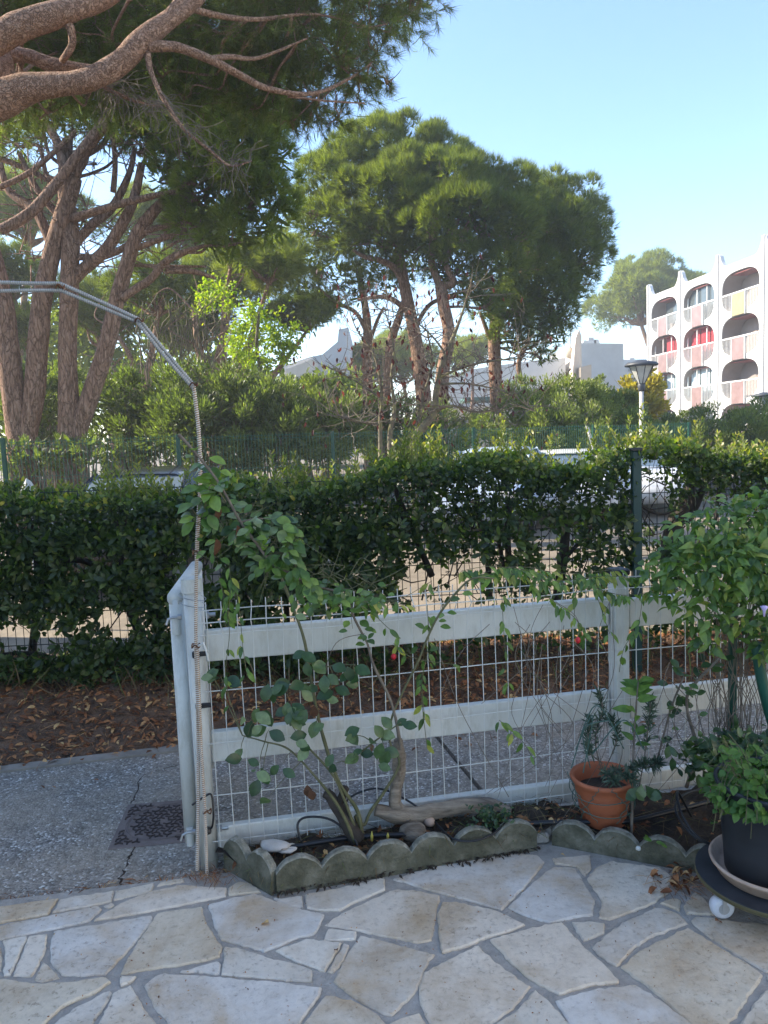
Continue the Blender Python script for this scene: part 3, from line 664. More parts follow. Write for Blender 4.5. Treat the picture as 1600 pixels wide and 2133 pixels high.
# ------------------------------------------------------------------ rope-bound steel arch
arch = thing('rope_wrapped_arch', 'two thin rusty rods bound in twisted rope bending left over the gateway', 'arch', G(433, 1832))
def ropetube(pts, r, mat_, step=.004, pitch=.0075, grey=False):
    Q = spline([tuple(p) for p in pts], 8)
    seg = [np.linalg.norm(Q[i+1]-Q[i]) for i in range(len(Q)-1)]; T = np.concatenate([[0], np.cumsum(seg)])
    s = np.linspace(0, T[-1], max(8, int(T[-1]/.03))); P = [Vector([np.interp(v, T, [q[j] for q in Q]) for j in range(3)]) for v in s]
    b = MB(); b.tube(P, r*.66, 8); rod = b.build('steel_rod', MT['rodbrown'] if not grey else MT['ropegrey'], arch, True)
    s = np.arange(0, T[-1], pitch/6); H = []
    for v in s:
        c = Vector([np.interp(v, T, [q[j] for q in Q]) for j in range(3)]); v2 = min(v+.004, T[-1]); t = (Vector([np.interp(v2, T, [q[j] for q in Q]) for j in range(3)])-Vector([np.interp(max(0, v2-.008), T, [q[j] for q in Q]) for j in range(3)])).normalized()
        n1_ = t.cross(Vector((0, 1, 0))).normalized(); n2_ = t.cross(n1_); a = 2*PI*v/pitch; H.append(c+(n1_*math.cos(a)+n2_*math.sin(a))*r*.66)
    b = MB(); b.tube(H, r*.24, 4, cap=False); return b.build('rope_winding', mat_, rod, True)
Ya = 2.64
def AP(l): return [D(x, y, Ya) for x, y in l]
r1 = AP([(411, 1812), (413, 1650), (412, 1480), (408, 1330), (410, 1150), (417, 1000), (414, 900), (403, 801)])
r1b = AP([(403, 801), (350, 738), (290, 665)]); r1c = AP([(290, 665), (210, 628), (125, 590)]); r1d = AP([(125, 590), (60, 590), (-10, 588), (-260, 585)])
r2 = AP([(433, 1834), (428, 1680), (420, 1540), (413, 1350)]); r2c = [p+Vector((.004, -.013, -.004)) for p in AP([(402, 806), (346, 744), (287, 671)])]; r2d = AP([(287, 671), (205, 637), (127, 605)]); r2e = AP([(127, 605), (60, 605), (-10, 606), (-260, 607)])
ropetube(r1, .0088, MT['rope']); ropetube([p+Vector((0, -.012, 0)) for p in r2], .0082, MT['rope'])
for q in (r1b, r1c, r1d, r2c, r2d, r2e): ropetube(q, .0080, MT['ropelight'], grey=True)
for (x, y) in ((403, 801), (290, 667), (125, 597), (408, 1345), (410, 1150), (432, 1690)):
    b = MB(); c = D(x, y, Ya-.008); b.tube([c+Vector((math.cos(t)*.014, math.sin(t)*.014, .006*math.sin(t*3))) for t in np.linspace(0, 5*PI, 40)], .0026, 5); b.build('wire_tie', MT['rust'], arch)
b = MB(); c = D(414, 1345, Ya-.015); b.tube([c, c+Vector((.02, -.01, .012)), c+Vector((.028, -.012, -.015)), c+Vector((.033, -.01, -.05))], .004, 6); b.build('rag_knot', MT['wirewhite'], arch)
# ------------------------------------------------------------------ scalloped concrete edging
def edging(A, B, n, label, h=.135, val=.08, t=.032, rise=0.0, z0=-.02):
    A = Vector((A.x, A.y, 0)); B = Vector((B.x, B.y, 0)); d = (B-A); L = d.length; d.normalize(); nn = Vector((-d.y, d.x, 0))
    if nn.y < 0: nn = -nn
    w = L/n; prof = []
    for i in range(n):
        for k in range(13):
            q_ = -1+k/6; x = (i+.5)*w+q_*w*.497; A_ = math.radians(58); z = val+(h-val)*((math.sqrt(1-(q_*math.sin(A_))**2)-math.cos(A_))/(1-math.cos(A_)))+rise*x/L
            prof.append((x, z+random.gauss(0, .0012)))
    m = len(prof); V = []
    for off, dz in ((0, -.006), (.005, 0), (t-.005, 0), (t, -.006)):
        V += [A+d*x+nn*off+Vector((0, 0, z+dz)) for x, z in prof]
    base = len(V); V += [A+d*x+nn*-.003+Vector((0, 0, z0)) for x, _ in prof] + [A+d*x+nn*(t+.003)+Vector((0, 0, z0)) for x, _ in prof]
    F = [(r*m+i, r*m+i+1, (r+1)*m+i+1, (r+1)*m+i) for r in range(3) for i in range(m-1)]
    F += [(base+i, base+i+1, i+1, i) for i in range(m-1)] + [(3*m+i, 3*m+i+1, base+m+i+1, base+m+i) for i in range(m-1)]
    for i in (0, m-1): F.append((base+i, i, m+i, 2*m+i, 3*m+i, base+m+i))
    b = MB(); b.add(V, F); o = b.build('scalloped_edging', [MT['edging'], MT['edgetop']]); mi = [1]*(3*(m-1))+[0]*(len(F)-3*(m-1)); o.data.polygons.foreach_set('material_index', mi); return tag(o, label, 'garden edging', 'precast scalloped edging round the flower bed')
eA_ = Vector((-.635, 2.68, 0)); eB_ = G(574, 1862); eC_ = G(1119, 1768); 
edging(eA_, eB_-Vector((.012, -.0, 0)), 2, 'short left length of mossy scalloped concrete edging next to the gate post', .128, .078)
edging(eB_+Vector((.004, .002, 0)), eC_, 6, 'long front length of mossy scalloped concrete edging with six humps', .117, .070)
eD_ = G(1150, 1757); eE_ = G(1500, 1824)
edging(eD_, eE_+(eE_-eD_)*.35, 5, 'right length of scalloped concrete edging running behind the black plant trolley', .096, .05)
b = MB(); q = G(1136, 1750, .0)
for k in range(5):
    b.box(q+Vector((random.uniform(-.03, .03), random.uniform(0, .04), random.uniform(.01, .03))), (random.uniform(.03, .06), random.uniform(.03, .05), .04), rz=random.random()*3, bev=.008)
tag(b.build('broken_concrete_lump', MT['mortar']), 'broken lump of concrete filling the gap between two edging lengths', 'concrete lump')
# soil bed
xs = np.linspace(-.66, 2.2, 90); V = []; nyb = 26
def fenceY(x): return F0.y+(x-F0.x)*fd.y/fd.x
def bedfront(x): return float(np.interp(x, [-.64, eB_.x, eC_.x, eD_.x, eE_.x, 1.35, 2.2], [2.66, eB_.y+.03, eC_.y+.02, eD_.y+.02, eE_.y+.02, 2.45, 2.3]))
def bedz(x, y): return .055+.012*math.sin(x*13+y*9)+.008*math.sin(x*31-y*25)+.010*math.sin(x*5)+.008*math.sin(y*40+x*47)
for j in range(nyb):
    for x in xs:
        y0 = bedfront(x); y = y0+(fenceY(x)-.02-y0)*j/(nyb-1); V.append((x, y, bedz(x, y)))
nx = len(xs); F = [(j*nx+i, j*nx+i+1, (j+1)*nx+i+1, (j+1)*nx+i) for j in range(nyb-1) for i in range(nx-1)]
tag(link('flower_bed_soil', mesh_np('flower_bed_soil', V, F, True), MT['soil']), kind='structure')
def rbed():
    x = random.uniform(-.6, 1.9); y = random.uniform(bedfront(x), fenceY(x)); return (x, y, bedz(x, y))
litter('bed_leaf_litter', 420, rbed, MT['dryleaf'], .035, leaf_tpl(1, .4, 3, .5, .6))
litter('bed_twig_litter', 1700, rbed, MT['drygrass'], .10, leaf_tpl(1, .025, 2, .3, .5), lift=.012, flatness=.3)
# stones in the bed
def stone(px, py, z, sz, label, mat_=MT['white_stone'], seed=0):
    r = random.Random(seed); c = G(px, py, z); V = []; n = 10; m = 6
    for i in range(m+1):
        ph_ = PI*i/m
        for k in range(n):
            th = 2*PI*k/n; q = 1+.16*math.sin(th*2+seed)+.1*math.sin(3*th+seed*2+ph_)
            V.append((c.x+sz[0]*q*math.sin(ph_)*math.cos(th), c.y+sz[1]*q*math.sin(ph_)*math.sin(th), c.z+sz[2]*math.copysign(abs(math.cos(ph_))**.6, math.cos(ph_))+.002*r.random()))
    F = [(i*n+k, i*n+(k+1) % n, (i+1)*n+(k+1) % n, (i+1)*n+k) for i in range(m) for k in range(n)]
    b = MB(); b.add(V, F); tag(b.build('stone', mat_, smooth=True), label, 'stone')
stone(572, 1762, .085, (.055, .04, .012), 'flat round pale stone lying in the bed behind the short edging', seed=3)
stone(598, 1768, .075, (.05, .028, .007), 'flat pale wedge of stone beside the round one in the bed', seed=5)
stone(862, 1733, .08, (.045, .04, .035), 'rough brown stone under the gnarled wood in the bed', MT['log'], 8)
stone(893, 1712, .09, (.022, .02, .018), 'small rounded reddish stone behind the edging humps', MT['clay'], 9)
stone(461, 1765, .0, (.02, .03, .075), 'upright pale stone between the gate post and the edging', seed=12)
stone(1330, 1768, .07, (.008, .008, .008), 'tiny white pebble caught between two edging humps', MT['wirewhite'], 2)
# hoses
def hose(pts, r, label, z=None, mat_=None):
    b = MB(); P = [Vector(v) for v in spline([tuple(p) for p in pts], 7)]; b.tube(P, r, 8)
    tag(b.build('irrigation_hose', mat_ or MT['cable'], smooth=True), label, 'hose')
hose([G(590, 1768, .075), G(680, 1752, .085), G(760, 1742, .08), G(850, 1738, .08), G(960, 1735, .07), G(1100, 1716, .07), G(1200, 1712, .075), G(1300, 1712, .08), G(1400, 1690, .085), G(1480, 1670, .08)], .009, 'thick black irrigation pipe lying along the soil bed')
hose([G(628, 1755, .08), D(620, 1718, 2.70), D(640, 1702, 2.72), D(690, 1708, 2.72), D(735, 1745, 2.68), G(745, 1762, .07)], .0045, 'thin black tube looped low above the bed by the short edging')
hose([D(715, 1700, 2.86), D(725, 1665, 2.86), D(770, 1644, 2.88), D(810, 1648, 2.86), D(868, 1680, 2.8), G(885, 1705, .08)], .0042, 'thin black tube arching up behind the cut shrub stump')
hose([G(900, 1705, .09), D(940, 1745, 2.66), D(985, 1752, 2.64), D(1030, 1735, 2.68), D(1060, 1700, 2.74), D(1020, 1688, 2.8)], .004, 'thin black tube curling over the edging humps at the middle')
hose([G(1440, 1700, .09), D(1412, 1650, 2.70), D(1418, 1690, 2.6), D(1450, 1740, 2.52), D(1500, 1768, 2.5)], .005, 'black garden tube curving down towards the big black pot')
hose([D(1520, 1768, 2.5), D(1450, 1745, 2.56), D(1408, 1690, 2.66), D(1425, 1655, 2.76), D(1480, 1640, 2.86)], .0046, 'second black tube looping round beside the big black pot')
# ------------------------------------------------------------------ gnarled log, stump, climbing shrub
def knotlog(pts, label):
    P, R_ = pxpath(pts, k=8); b = MB(); b.tube(P, R_, 14, shape=lambda i, k, a: 1+.13*math.sin(a*5+i*.12)+.08*math.sin(a*9-i*.2)+.07*math.sin(i*.8+a)); return b, label
lg = thing('vine_trunk', 'old gnarled vine trunk lying along the bed and turning up into a ragged stem', 'vine trunk', G(830, 1690, .07))
knotlog([(782, 1686, 2.78, .022), (830, 1698, 2.78, .030), (880, 1695, 2.80, .032), (940, 1682, 2.82, .027), (1010, 1678, 2.84, .025), (1060, 1690, 2.86, .020)], '')[0].build('lying_trunk', MT['log'], lg, True)
knotlog([(845, 1702, 2.79, .030), (822, 1670, 2.79, .024), (830, 1620, 2.80, .021), (831, 1580, 2.80, .024), (830, 1540, 2.80, .016)], '')[0].build('upright_stem', MT['log'], lg, True)
shrub = thing('climbing_shrub', 'leafy climbing shrub rising from a cut stump with long arching stems against the fence', 'shrub', G(740, 1735, .07))
knotlog([(745, 1752, 2.70, .030), (715, 1700, 2.71, .026), (690, 1662, 2.72, .020), (680, 1650, 2.72, .018)], '')[0].build('stump', MT['darkwood'], shrub, True)
knotlog([(735, 1740, 2.72, .022), (706, 1690, 2.72, .016), (708, 1670, 2.72, .015), (720, 1640, 2.72, .014)], '')[0].build('stump', MT['darkwood'], shrub, True)
stems = {
 'a': [(740,1755,2.68,0.0072),(705,1680,2.67,0.0058),(650,1610,2.66,0.0043),(600,1560,2.65,0.0036),(552,1545,2.65,0.0029),(505,1532,2.64,0.0022)],
 'b': [(748,1750,2.70,0.0065),(715,1660,2.69,0.0050),(690,1610,2.68,0.0043),(640,1555,2.66,0.0036),(628,1545,2.65,0.0029)],
 'c': [(755,1748,2.71,0.0072),(745,1690,2.71,0.0072),(712,1640,2.70,0.0065),(690,1590,2.70,0.0065),(672,1530,2.70,0.0065),(660,1480,2.69,0.0058),(645,1400,2.69,0.0058),(633,1330,2.68,0.0058),(612,1270,2.68,0.0050),(585,1200,2.68,0.0050),(572,1172,2.68,0.0036)],
 'd': [(762,1750,2.74,0.0072),(740,1700,2.74,0.0065),(758,1718,2.75,0.0065),(772,1690,2.76,0.0065),(800,1650,2.76,0.0058),(832,1590,2.76,0.0050),(812,1545,2.76,0.0043),(815,1500,2.76,0.0043),(835,1450,2.76,0.0043),(870,1380,2.76,0.0043),(890,1330,2.75,0.0043),(915,1280,2.74,0.0043),(950,1235,2.74,0.0043),(985,1205,2.72,0.0036),(1030,1205,2.72,0.0029)],
 'e': [(835,1560,2.76,0.0072),(825,1500,2.74,0.0058),(810,1450,2.73,0.0050),(780,1390,2.72,0.0050),(765,1340,2.71,0.0043),(752,1315,2.70,0.0043),(735,1280,2.69,0.0043),(730,1250,2.68,0.0036)],
 'f': [(702,1232,2.62,0.0043),(640,1215,2.60,0.0043),(590,1185,2.58,0.0050),(556,1160,2.57,0.0050),(540,1140,2.56,0.0043),(500,1085,2.54,0.0047),(470,1030,2.53,0.0043),(452,1000,2.52,0.0043),(425,965,2.51,0.0047),(400,935,2.50,0.0043),(372,905,2.49,0.0061)],
 'g': [(720,1590,2.66,0.0036),(760,1560,2.64,0.0032),(800,1530,2.62,0.0029),(835,1505,2.6,0.0022)],
 'h': [(470,1045,2.53,0.0029),(440,1010,2.5,0.0022),(420,1075,2.5,0.0022),(400,1060,2.5,0.0014)],
 'i': [(500,1088,2.54,0.0029),(540,1080,2.55,0.0022),(590,1090,2.56,0.0022),(600,1130,2.56,0.0014)],
 'j': [(556,1160,2.57,0.0029),(600,1150,2.55,0.0022),(620,1190,2.54,0.0018),(650,1230,2.54,0.0014)],
 'k': [(660,1395,2.66,0.0029),(700,1385,2.64,0.0022),(740,1385,2.62,0.0022)]}
SP = {}
for k_, pts in stems.items():
    P, R_ = pxpath(pts, k=7); b = MB(); b.tube(P, R_, 8, shape=knobbly(.1, 1, len(SP))); SP[k_] = P
    b.build('stem', MT['twig'] if k_ in 'efi' else MT['greenstem'], shrub, True)
def tpl_mesh(name, L, W_, seg, fold, curl, wide, mat_, var, thick=0):
    V, F = leaf_tpl(1, W_/L, seg, fold, curl, 1, wide); me = mesh_np(name, V, F, True, np.full(len(V), var)); me.materials.append(mat_); return me
def frame_mat(d, up, s):
    d = Vector(d).normalized(); n = Vector(up)-d*Vector(up).dot(d); n.normalize(); sd = d.cross(n)
    M = Matrix((sd, d, n)).transposed().to_4x4(); return M @ Matrix.Scale(s, 4)
def put_leaf(me, parent, pos, d, up, s, name='leaf'):
    o = bpy.data.objects.new(name, me); COL.objects.link(o); o.parent = parent
    o.matrix_local = Matrix.Translation(Vector(pos)-wo(parent)) @ frame_mat(d, up, s); return o
LFb = [tpl_mesh('broad_leaf', .07, .045, 6, .22, .28, .5, MT['broad'], v) for v in (.1, .3, .45, .6, .75, .9, .55, .35)]
pet = MB()
LFr = tpl_mesh('rusty_leaf', .07, .045, 6, .3, .5, .5, MT['rustleaf'], .5)
def leafy(parent, P, n, meshes, Lr, t0=0., t1=1., droop=.5, toward=.4, spread=.03, name='leaf', r=random):
    for _ in range(n):
        t = t0+(t1-t0)*r.random(); i = min(int(t*(len(P)-1)), len(P)-2); p = P[i].lerp(P[i+1], r.random())
        tg = (P[i+1]-P[i]).normalized(); a = r.random()*2*PI; sd = Vector((math.cos(a), math.sin(a)*.6, r.uniform(-.3, .5)))
        d = (sd+tg*.5+Vector((0, -toward, -droop))).normalized(); up = Vector((r.uniform(-.5, .5), -.8+r.uniform(-.4, .4), .9+r.uniform(-.3, .3)))
        put_leaf(r.choice(meshes), parent, p+d*spread*r.random(), d, up, r.uniform(*Lr), name)
for (px, py, Y, n, sp) in ((530,1500,2.62,3,.04),(560,1520,2.62,3,.03),(500,1570,2.62,3,.03),(540,1590,2.6,2,.03),(545,1620,2.6,2,.03),(560,1660,2.6,1,.02),(600,1500,2.62,4,.04),(625,1540,2.62,4,.04),(660,1510,2.62,2,.03),(590,1590,2.62,2,.02),
        (640,1380,2.62,4,.03),(680,1400,2.62,4,.03),(635,1430,2.62,3,.03),(670,1450,2.62,3,.03),(655,1480,2.62,2,.03),(600,1430,2.64,2,.03),(730,1400,2.62,3,.03),(740,1430,2.62,2,.03),(700,1430,2.63,2,.02),(600,1480,2.65,3,.04),
        (740,1530,2.58,3,.03),(780,1520,2.58,3,.03),(800,1560,2.58,2,.03),(790,1590,2.58,2,.02),(700,1590,2.6,2,.03),(750,1580,2.6,2,.02),(530,1480,2.66,3,.04),(560,1440,2.68,3,.04),(600,1450,2.68,4,.04),
        (440,1400,2.64,2,.02),(460,1410,2.64,2,.02)):
    c = D(px, py, Y); nrs = min((p for P in SP.values() for p in P), key=lambda p: (p-c).length); pet.tube([nrs, nrs.lerp(c, .5)+Vector((0, -.004, .008)), c], [.0022, .0016, .001], 4)
    for _ in range(n):
        a = random.random()*2*PI; d = Vector((math.cos(a), -.35+random.uniform(-.3, .3), math.sin(a)*.7-.55)); put_leaf(random.choice(LFb), shrub, c+Vector((random.gauss(0, sp*.6), random.gauss(0, .015), random.gauss(0, sp*.6))), d, (random.uniform(-.4, .4), -1, .7), random.uniform(.045, .07))
pet.build('petioles', MT['greenstem'], shrub, kind='stuff')
put_leaf(LFr, shrub, D(640, 1635, 2.6), (.1, -.2, -1), (0, -1, .3), .05); put_leaf(LFr, shrub, D(655, 1470, 2.62), (-.1, 0, -1), (0, -1, .3), .05); put_leaf(LFr, shrub, D(645, 1645, 2.59), (.3, -.1, -.8), (0.2, -1, .3), .045)
LFg = [tpl_mesh('green_leaf', .06, .036, 5, .25, .35, .5, MT['vine'], v) for v in (.1, .3, .5, .7, .9, .45)]
leafy(shrub, SP['f'], 46, LFg+LFb[4:6], (.035, .062), .0, .93, .45, .3, .05)
leafy(shrub, SP['h'], 26, LFg+LFb, (.04, .065), 0, 1, .3, .3, .05); leafy(shrub, SP['i'], 44, LFg+LFb, (.035, .06), 0, 1, .4, .3, .06); leafy(shrub, SP['j'], 44, LFg, (.035, .055), 0, 1, .6, .3, .05)
leafy(shrub, SP['e'], 20, LFg, (.03, .05), .55, 1, .5, .4, .05); leafy(shrub, SP['g'], 6, LFb, (.04, .055), .2, 1, .3, .3, .03); leafy(shrub, SP['d'], 14, LFg, (.03, .045), .65, 1, .4, .4, .04)
for (px, py, s) in ((452, 1052, .055), (450, 1122, .06), (494, 1094, .045)):
    put_leaf(LFr, shrub, D(px, py, 2.5), (.1, 0, -1), (1, -.5, .2), s)
for cx, cy, rx, ry, n in ((470,1090,50,60,13),(520,1110,50,45,14),(600,1140,45,50,12),(560,1180,40,40,8),(690,1235,70,35,40),(640,1260,40,30,14),(760,1235,50,25,20),(580,1110,50,30,18),(440,1150,22,40,8)):
    for _ in range(n):
        a = random.random()*6.3; c = D(cx+random.gauss(0, rx*.55), cy+random.gauss(0, ry*.55), 2.58+random.gauss(0, .05)); put_leaf(random.choice(LFg+LFb[3:7]), shrub, c, (math.cos(a), -.3, -.5+.6*math.sin(a)), (random.uniform(-.5, .5), -.8, .9), random.uniform(.022, .046))
fwb = MB()
for _ in range(60):
    x = random.uniform(420, 780); y = 1080+(x-420)*.45+random.gauss(0, 30); P, R_ = pxpath([(x, y, 2.6, .0016), (x+random.uniform(-40, 50), y+random.uniform(-40, 30), 2.58, .0013), (x+random.uniform(-70, 90), y+random.uniform(-60, 50), 2.56, .0008)], k=5); fwb.tube(P, R_, 4)
fwb.build('fine_twigs', MT['greenstem'], shrub, kind='stuff')
# yellow bulb shoots
for i, (x, y, h, lb) in enumerate(((775, 1752, .038, 'pale yellow bulb shoot in the bed, the taller of two'), (808, 1748, .026, 'pale yellow bulb shoot in the bed, the shorter of two'))):
    q = G(x, y, .075); b = MB(); b.tube([q, q+Vector((0, 0, h*.5)), q+Vector((.001, 0, h))], [.004, .0055, .001], 8); tag(b.build('bulb_shoot', MT['yellowshoot'], smooth=True), lb, 'plant shoot')

# ------------------------------------------------------------------ hanging vines along the fence
vine = thing('climbing_vine', 'thin vine with narrow light green leaves trailing over the white mesh panel', 'vine', fpt(1.2, .06, 0))
LFv = [tpl_mesh('narrow_leaf', .05, .018, 5, .3, .45, .42, MT['vine'], v) for v in (.15, .35, .5, .65, .85, .98)]
def strand(parent, pts, n, meshes=LFv, Lr=(.032, .055), r_=.0012, k=5, t0=0, droop=.9, tw=.3):
    P, R_ = pxpath([(a[0], a[1], a[2], r_) for a in pts], k=k); b = MB(); b.tube(P, R_, 4); b.build('tendril', MT['greenstem'], parent)
    leafy(parent, P, n, meshes, Lr, t0, 1, droop, tw, .012)
for pts, n in (([(455,1200,2.66),(470,1260,2.64),(478,1320,2.63),(470,1400,2.62),(480,1470,2.62)],14), ([(490,1210,2.66),(500,1280,2.63),(505,1340,2.62),(515,1410,2.62)],14), ([(478,1180,2.66),(480,1230,2.64),(474,1290,2.63)],8),
    ([(890,1260,2.80),(893,1340,2.79),(880,1420,2.78),(885,1500,2.78)],12), ([(1045,1225,2.86),(1048,1290,2.84),(1052,1350,2.82),(1058,1430,2.82)],14), ([(760,1260,2.72),(800,1300,2.72),(835,1330,2.74)],10), ([(740,1230,2.7),(770,1250,2.7),(845,1260,2.73)],8),
    ([(900,1210,2.78),(850,1240,2.74),(800,1265,2.72)],8), ([(1040,1500,2.76),(1085,1540,2.74),(1110,1580,2.72)],9), ([(880,1400,2.78),(878,1450,2.78),(890,1560,2.78)],9), ([(820,1340,2.7),(860,1370,2.7),(950,1385,2.72)],10),
    ([(985,1200,2.8),(1060,1195,2.82),(1150,1210,2.85),(1260,1200,2.88),(1340,1205,2.9)],80), ([(1000,1195,2.85),(1080,1180,2.87),(1180,1195,2.9),(1290,1185,2.92)],60), ([(1100,1215,2.84),(1150,1250,2.83),(1200,1290,2.83),(1220,1330,2.83)],24), ([(960,1190,2.78),(1020,1180,2.8),(1110,1190,2.82),(1180,1220,2.84)],44), ([(1240,1225,2.84),(1300,1240,2.84),(1370,1230,2.85)],34), ([(640,1250,2.66),(700,1240,2.67),(760,1250,2.68),(830,1250,2.7)],26),
    ([(1230,1200,2.86),(1250,1260,2.85),(1270,1320,2.84)],14), ([(1340,1220,2.88),(1330,1300,2.86),(1300,1350,2.85),(1290,1400,2.85)],16), ([(1200,1230,2.86),(1195,1300,2.84)],6)):
    strand(vine, pts, n)
b = MB()     # bare woody tendrils
for _ in range(26):
    x = random.uniform(1000, 1330); y = random.uniform(1240, 1480); P, R_ = pxpath([(x, y, 2.80, .0013), (x+random.uniform(-60, 60), y+random.uniform(60, 130), 2.78, .0012), (x+random.uniform(-120, 90), y+random.uniform(150, 260), 2.78, .0009)], k=6); b.tube(P, R_, 4)
for pts in ([(905,1330),(960,1480),(1060,1660)], [(640,1640),(720,1670),(790,1672)], [(1020,1300),(960,1360),(920,1440)], [(670,1420),(700,1340),(760,1320)]):
    P, R_ = pxpath([(x, y, 2.76, .0013) for x, y in pts], k=7); b.tube(P, R_, 4)
b.build('bare_tendrils', MT['twig'], vine, kind='stuff')
for i, (x, y, lb) in enumerate(((820, 1368, 'small dark red bloom on the vine near the middle of the mesh'), (1204, 1334, 'small dark red bloom on the vine left of the fence post'))):
    c = D(x, y, 2.7); b = MB(); b.lathe(c, [(.002, -.012), (.008, -.006), (.010, .004), (.004, .012)], 8, cap1=True); o = b.build('bloom', MT['redflower'], vine, True)
# big leafy bush at right (climber on a green post)
gp = thing('green_stake', 'slim dark green stake overgrown with dry stems at the right end of the bed', 'stake', G(1525, 1590, .05))
q0 = D(1525, 1560, 2.86); b = MB(); b.box((q0.x, q0.y, .53), (.026, .026, 1.0), bev=.003); b.build('shaft', MT['green_paint'], gp)
gp2 = thing('leaning_green_pole', 'round dark green pole leaning at the right edge behind the bush', 'pole', D(1620, 1500, 2.7))
b = MB(); P, R_ = pxpath([(1575, 1340, 2.68, .02), (1592, 1440, 2.68, .02), (1625, 1560, 2.68, .02), (1660, 1700, 2.68, .02)]); b.tube(P, R_, 10); b.build('shaft', MT['green_paint'], gp2, True)
bush = thing('climbing_bush', 'dense bright green climber tumbling over the right end of the white fence', 'climbing plant', G(1525, 1590, .05))
LFc = [tpl_mesh('curled_leaf', .055, .024, 5, .3, c, .42, MT['vine'], v) for v, c in ((.05, .6), (.25, 1.3), (.45, 1.6), (.65, .9), (.8, 1.4), (.95, 1.1))]
bl = []
for (px, py, Y, r_) in ((1440,1120,2.72,.08),(1500,1100,2.75,.10),(1560,1090,2.78,.11),(1610,1080,2.78,.12),(1400,1170,2.72,.07),(1450,1190,2.70,.10),(1520,1180,2.68,.12),(1590,1180,2.68,.12),(1360,1190,2.78,.05),(1470,1270,2.70,.09),(1540,1270,2.68,.08),(1610,1290,2.68,.08),(1480,1330,2.72,.05),(1590,1350,2.68,.05),(1660,1200,2.7,.15),(1700,1100,2.75,.15),(1650,1330,2.7,.12),(1420,1260,2.75,.05),(1375,1235,2.8,.04)):
    c = D(px, py, Y); bl.append((c.x, c.y, c.z, r_))
pos = []; dr = []
for x, y, z, r_ in bl:
    m = int(11000*r_*r_*1.1); u = unit(rng.normal(size=(m, 3))+np.array([0, -.4, .25])); pos.append(np.array([x, y, z])+u*r_*(.65+.45*rng.random((m, 1)))); dr.append(unit(u*.9+np.array([0, -.2, -.35])+rng.normal(size=(m, 3))*.7))
pos = np.concatenate(pos); dr = np.concatenate(dr); idx = rng.permutation(len(pos)); fr = np.argsort(pos[idx, 1]+pos[idx, 0]*.25)[:600]; pick = set(idx[fr[::2]][:300].tolist()); rest = np.array([i for i in range(len(pos)) if i not in pick])
for i in pick: put_leaf(random.choice(LFc), bush, pos[i], dr[i], (random.uniform(-.9, .9), -.6, random.uniform(.2, 1.2)), random.uniform(.026, .062))
cloud_obj('foliage', [scatter(leaf_tpl(1, .45, 4, .3, .9, 1, .42), pos[rest], rot_to(dr[rest], rng, up=(0, -.6, 1)), .024+rng.random(len(rest))*.036, np.clip(rng.normal(.5, .25, len(rest)), 0, .97))], MT['vine'], bush)
b = MB()
for _ in range(34):
    x = 1530+random.gauss(0, 22); P, R_ = pxpath([(x+random.gauss(0, 16), 1600, 2.83, .0018), (x+random.gauss(0, 20), 1480, 2.82, .0016), (x+random.gauss(0, 20), 1360, 2.81, .0015), (x+random.gauss(0, 40), 1220, 2.78, .0015)], k=5); b.tube(P, R_, 4)
for _ in range(30):
    x = random.uniform(1380, 1650); y = random.uniform(1350, 1500); P, R_ = pxpath([(x, y, 2.8, .0014), (x+random.uniform(-50, 50), y+70, 2.8, .0012), (x+random.uniform(-90, 90), y+170, 2.82, .001)], k=5); b.tube(P, R_, 4)
b.build('dry_stems', MT['twig'], bush, kind='stuff')
for pts in ([(1430,1640,2.86,.008),(1450,1560,2.84,.007),(1432,1480,2.82,.006),(1436,1440,2.80,.006),(1475,1395,2.78,.005),(1510,1360,2.76,.004)], [(1370,1580,2.84,.004),(1400,1470,2.83,.004),(1430,1400,2.82,.003)]):
    P, R_ = pxpath(pts); b = MB(); b.tube(P, R_, 7, shape=knobbly(.12)); b.build('stem', MT['twig'], bush, True); 
    leafy(bush, P, 26, LFb[:4]+LFg[:2], (.03, .045), .15, 1, .3, .3, .05, name='small_leaf')
c = D(1592, 1272, 2.55); b = MB(); b.lathe(c, [(.003, -.02), (.005, 0), (.014, .014), (.004, .018)], 8); b.build('lilac_flower', MT['lilac'], bush, True)
# ------------------------------------------------------------------ terracotta pot
pc_ = Vector((.792, 2.80, .055)); pot = thing('terracotta_pot', 'round terracotta coloured flower pot tangled in green cord on the soil', 'flower pot', pc_)
b = MB(); b.lathe(pc_, [(.072, 0), (.078, .004), (.105, .13), (.114, .165), (.121, .168), (.124, .178), (.121, .187), (.113, .186), (.108, .176), (.100, .13), (.090, .10)], 44, cap1=False); b.build('pot_body', MT['terracotta'], pot, True)
b = MB(); b.lathe(pc_+Vector((0, 0, .128)), [(.103, 0), (.05, .006), (.001, .01)], 24); b.build('potting_soil', MT['soil'], pot)
b = MB()
for k in range(9):
    a = 2*PI*k/9; nq = 16; pts = []
    for i in range(nq):
        t = i/(nq-1); aa = a+.9*t*(1 if k % 2 else -1)+random.gauss(0, .05); z = .04+.15*t; rr = .088+.036*(z/.18)+.006+random.gauss(0, .002)
        pts.append(pc_+Vector((math.cos(aa)*rr, math.sin(aa)*rr, z)))
    b.tube(pts, .0016, 5)
for z, a0 in ((.09, 0), (.145, .6)): b.tube([pc_+Vector((math.cos(t)*(.088+.036*z/.18+.009), math.sin(t)*(.088+.036*z/.18+.009), z+.02*math.sin(t+a0))) for t in np.linspace(0, 2*PI, 34)], .0018, 5)
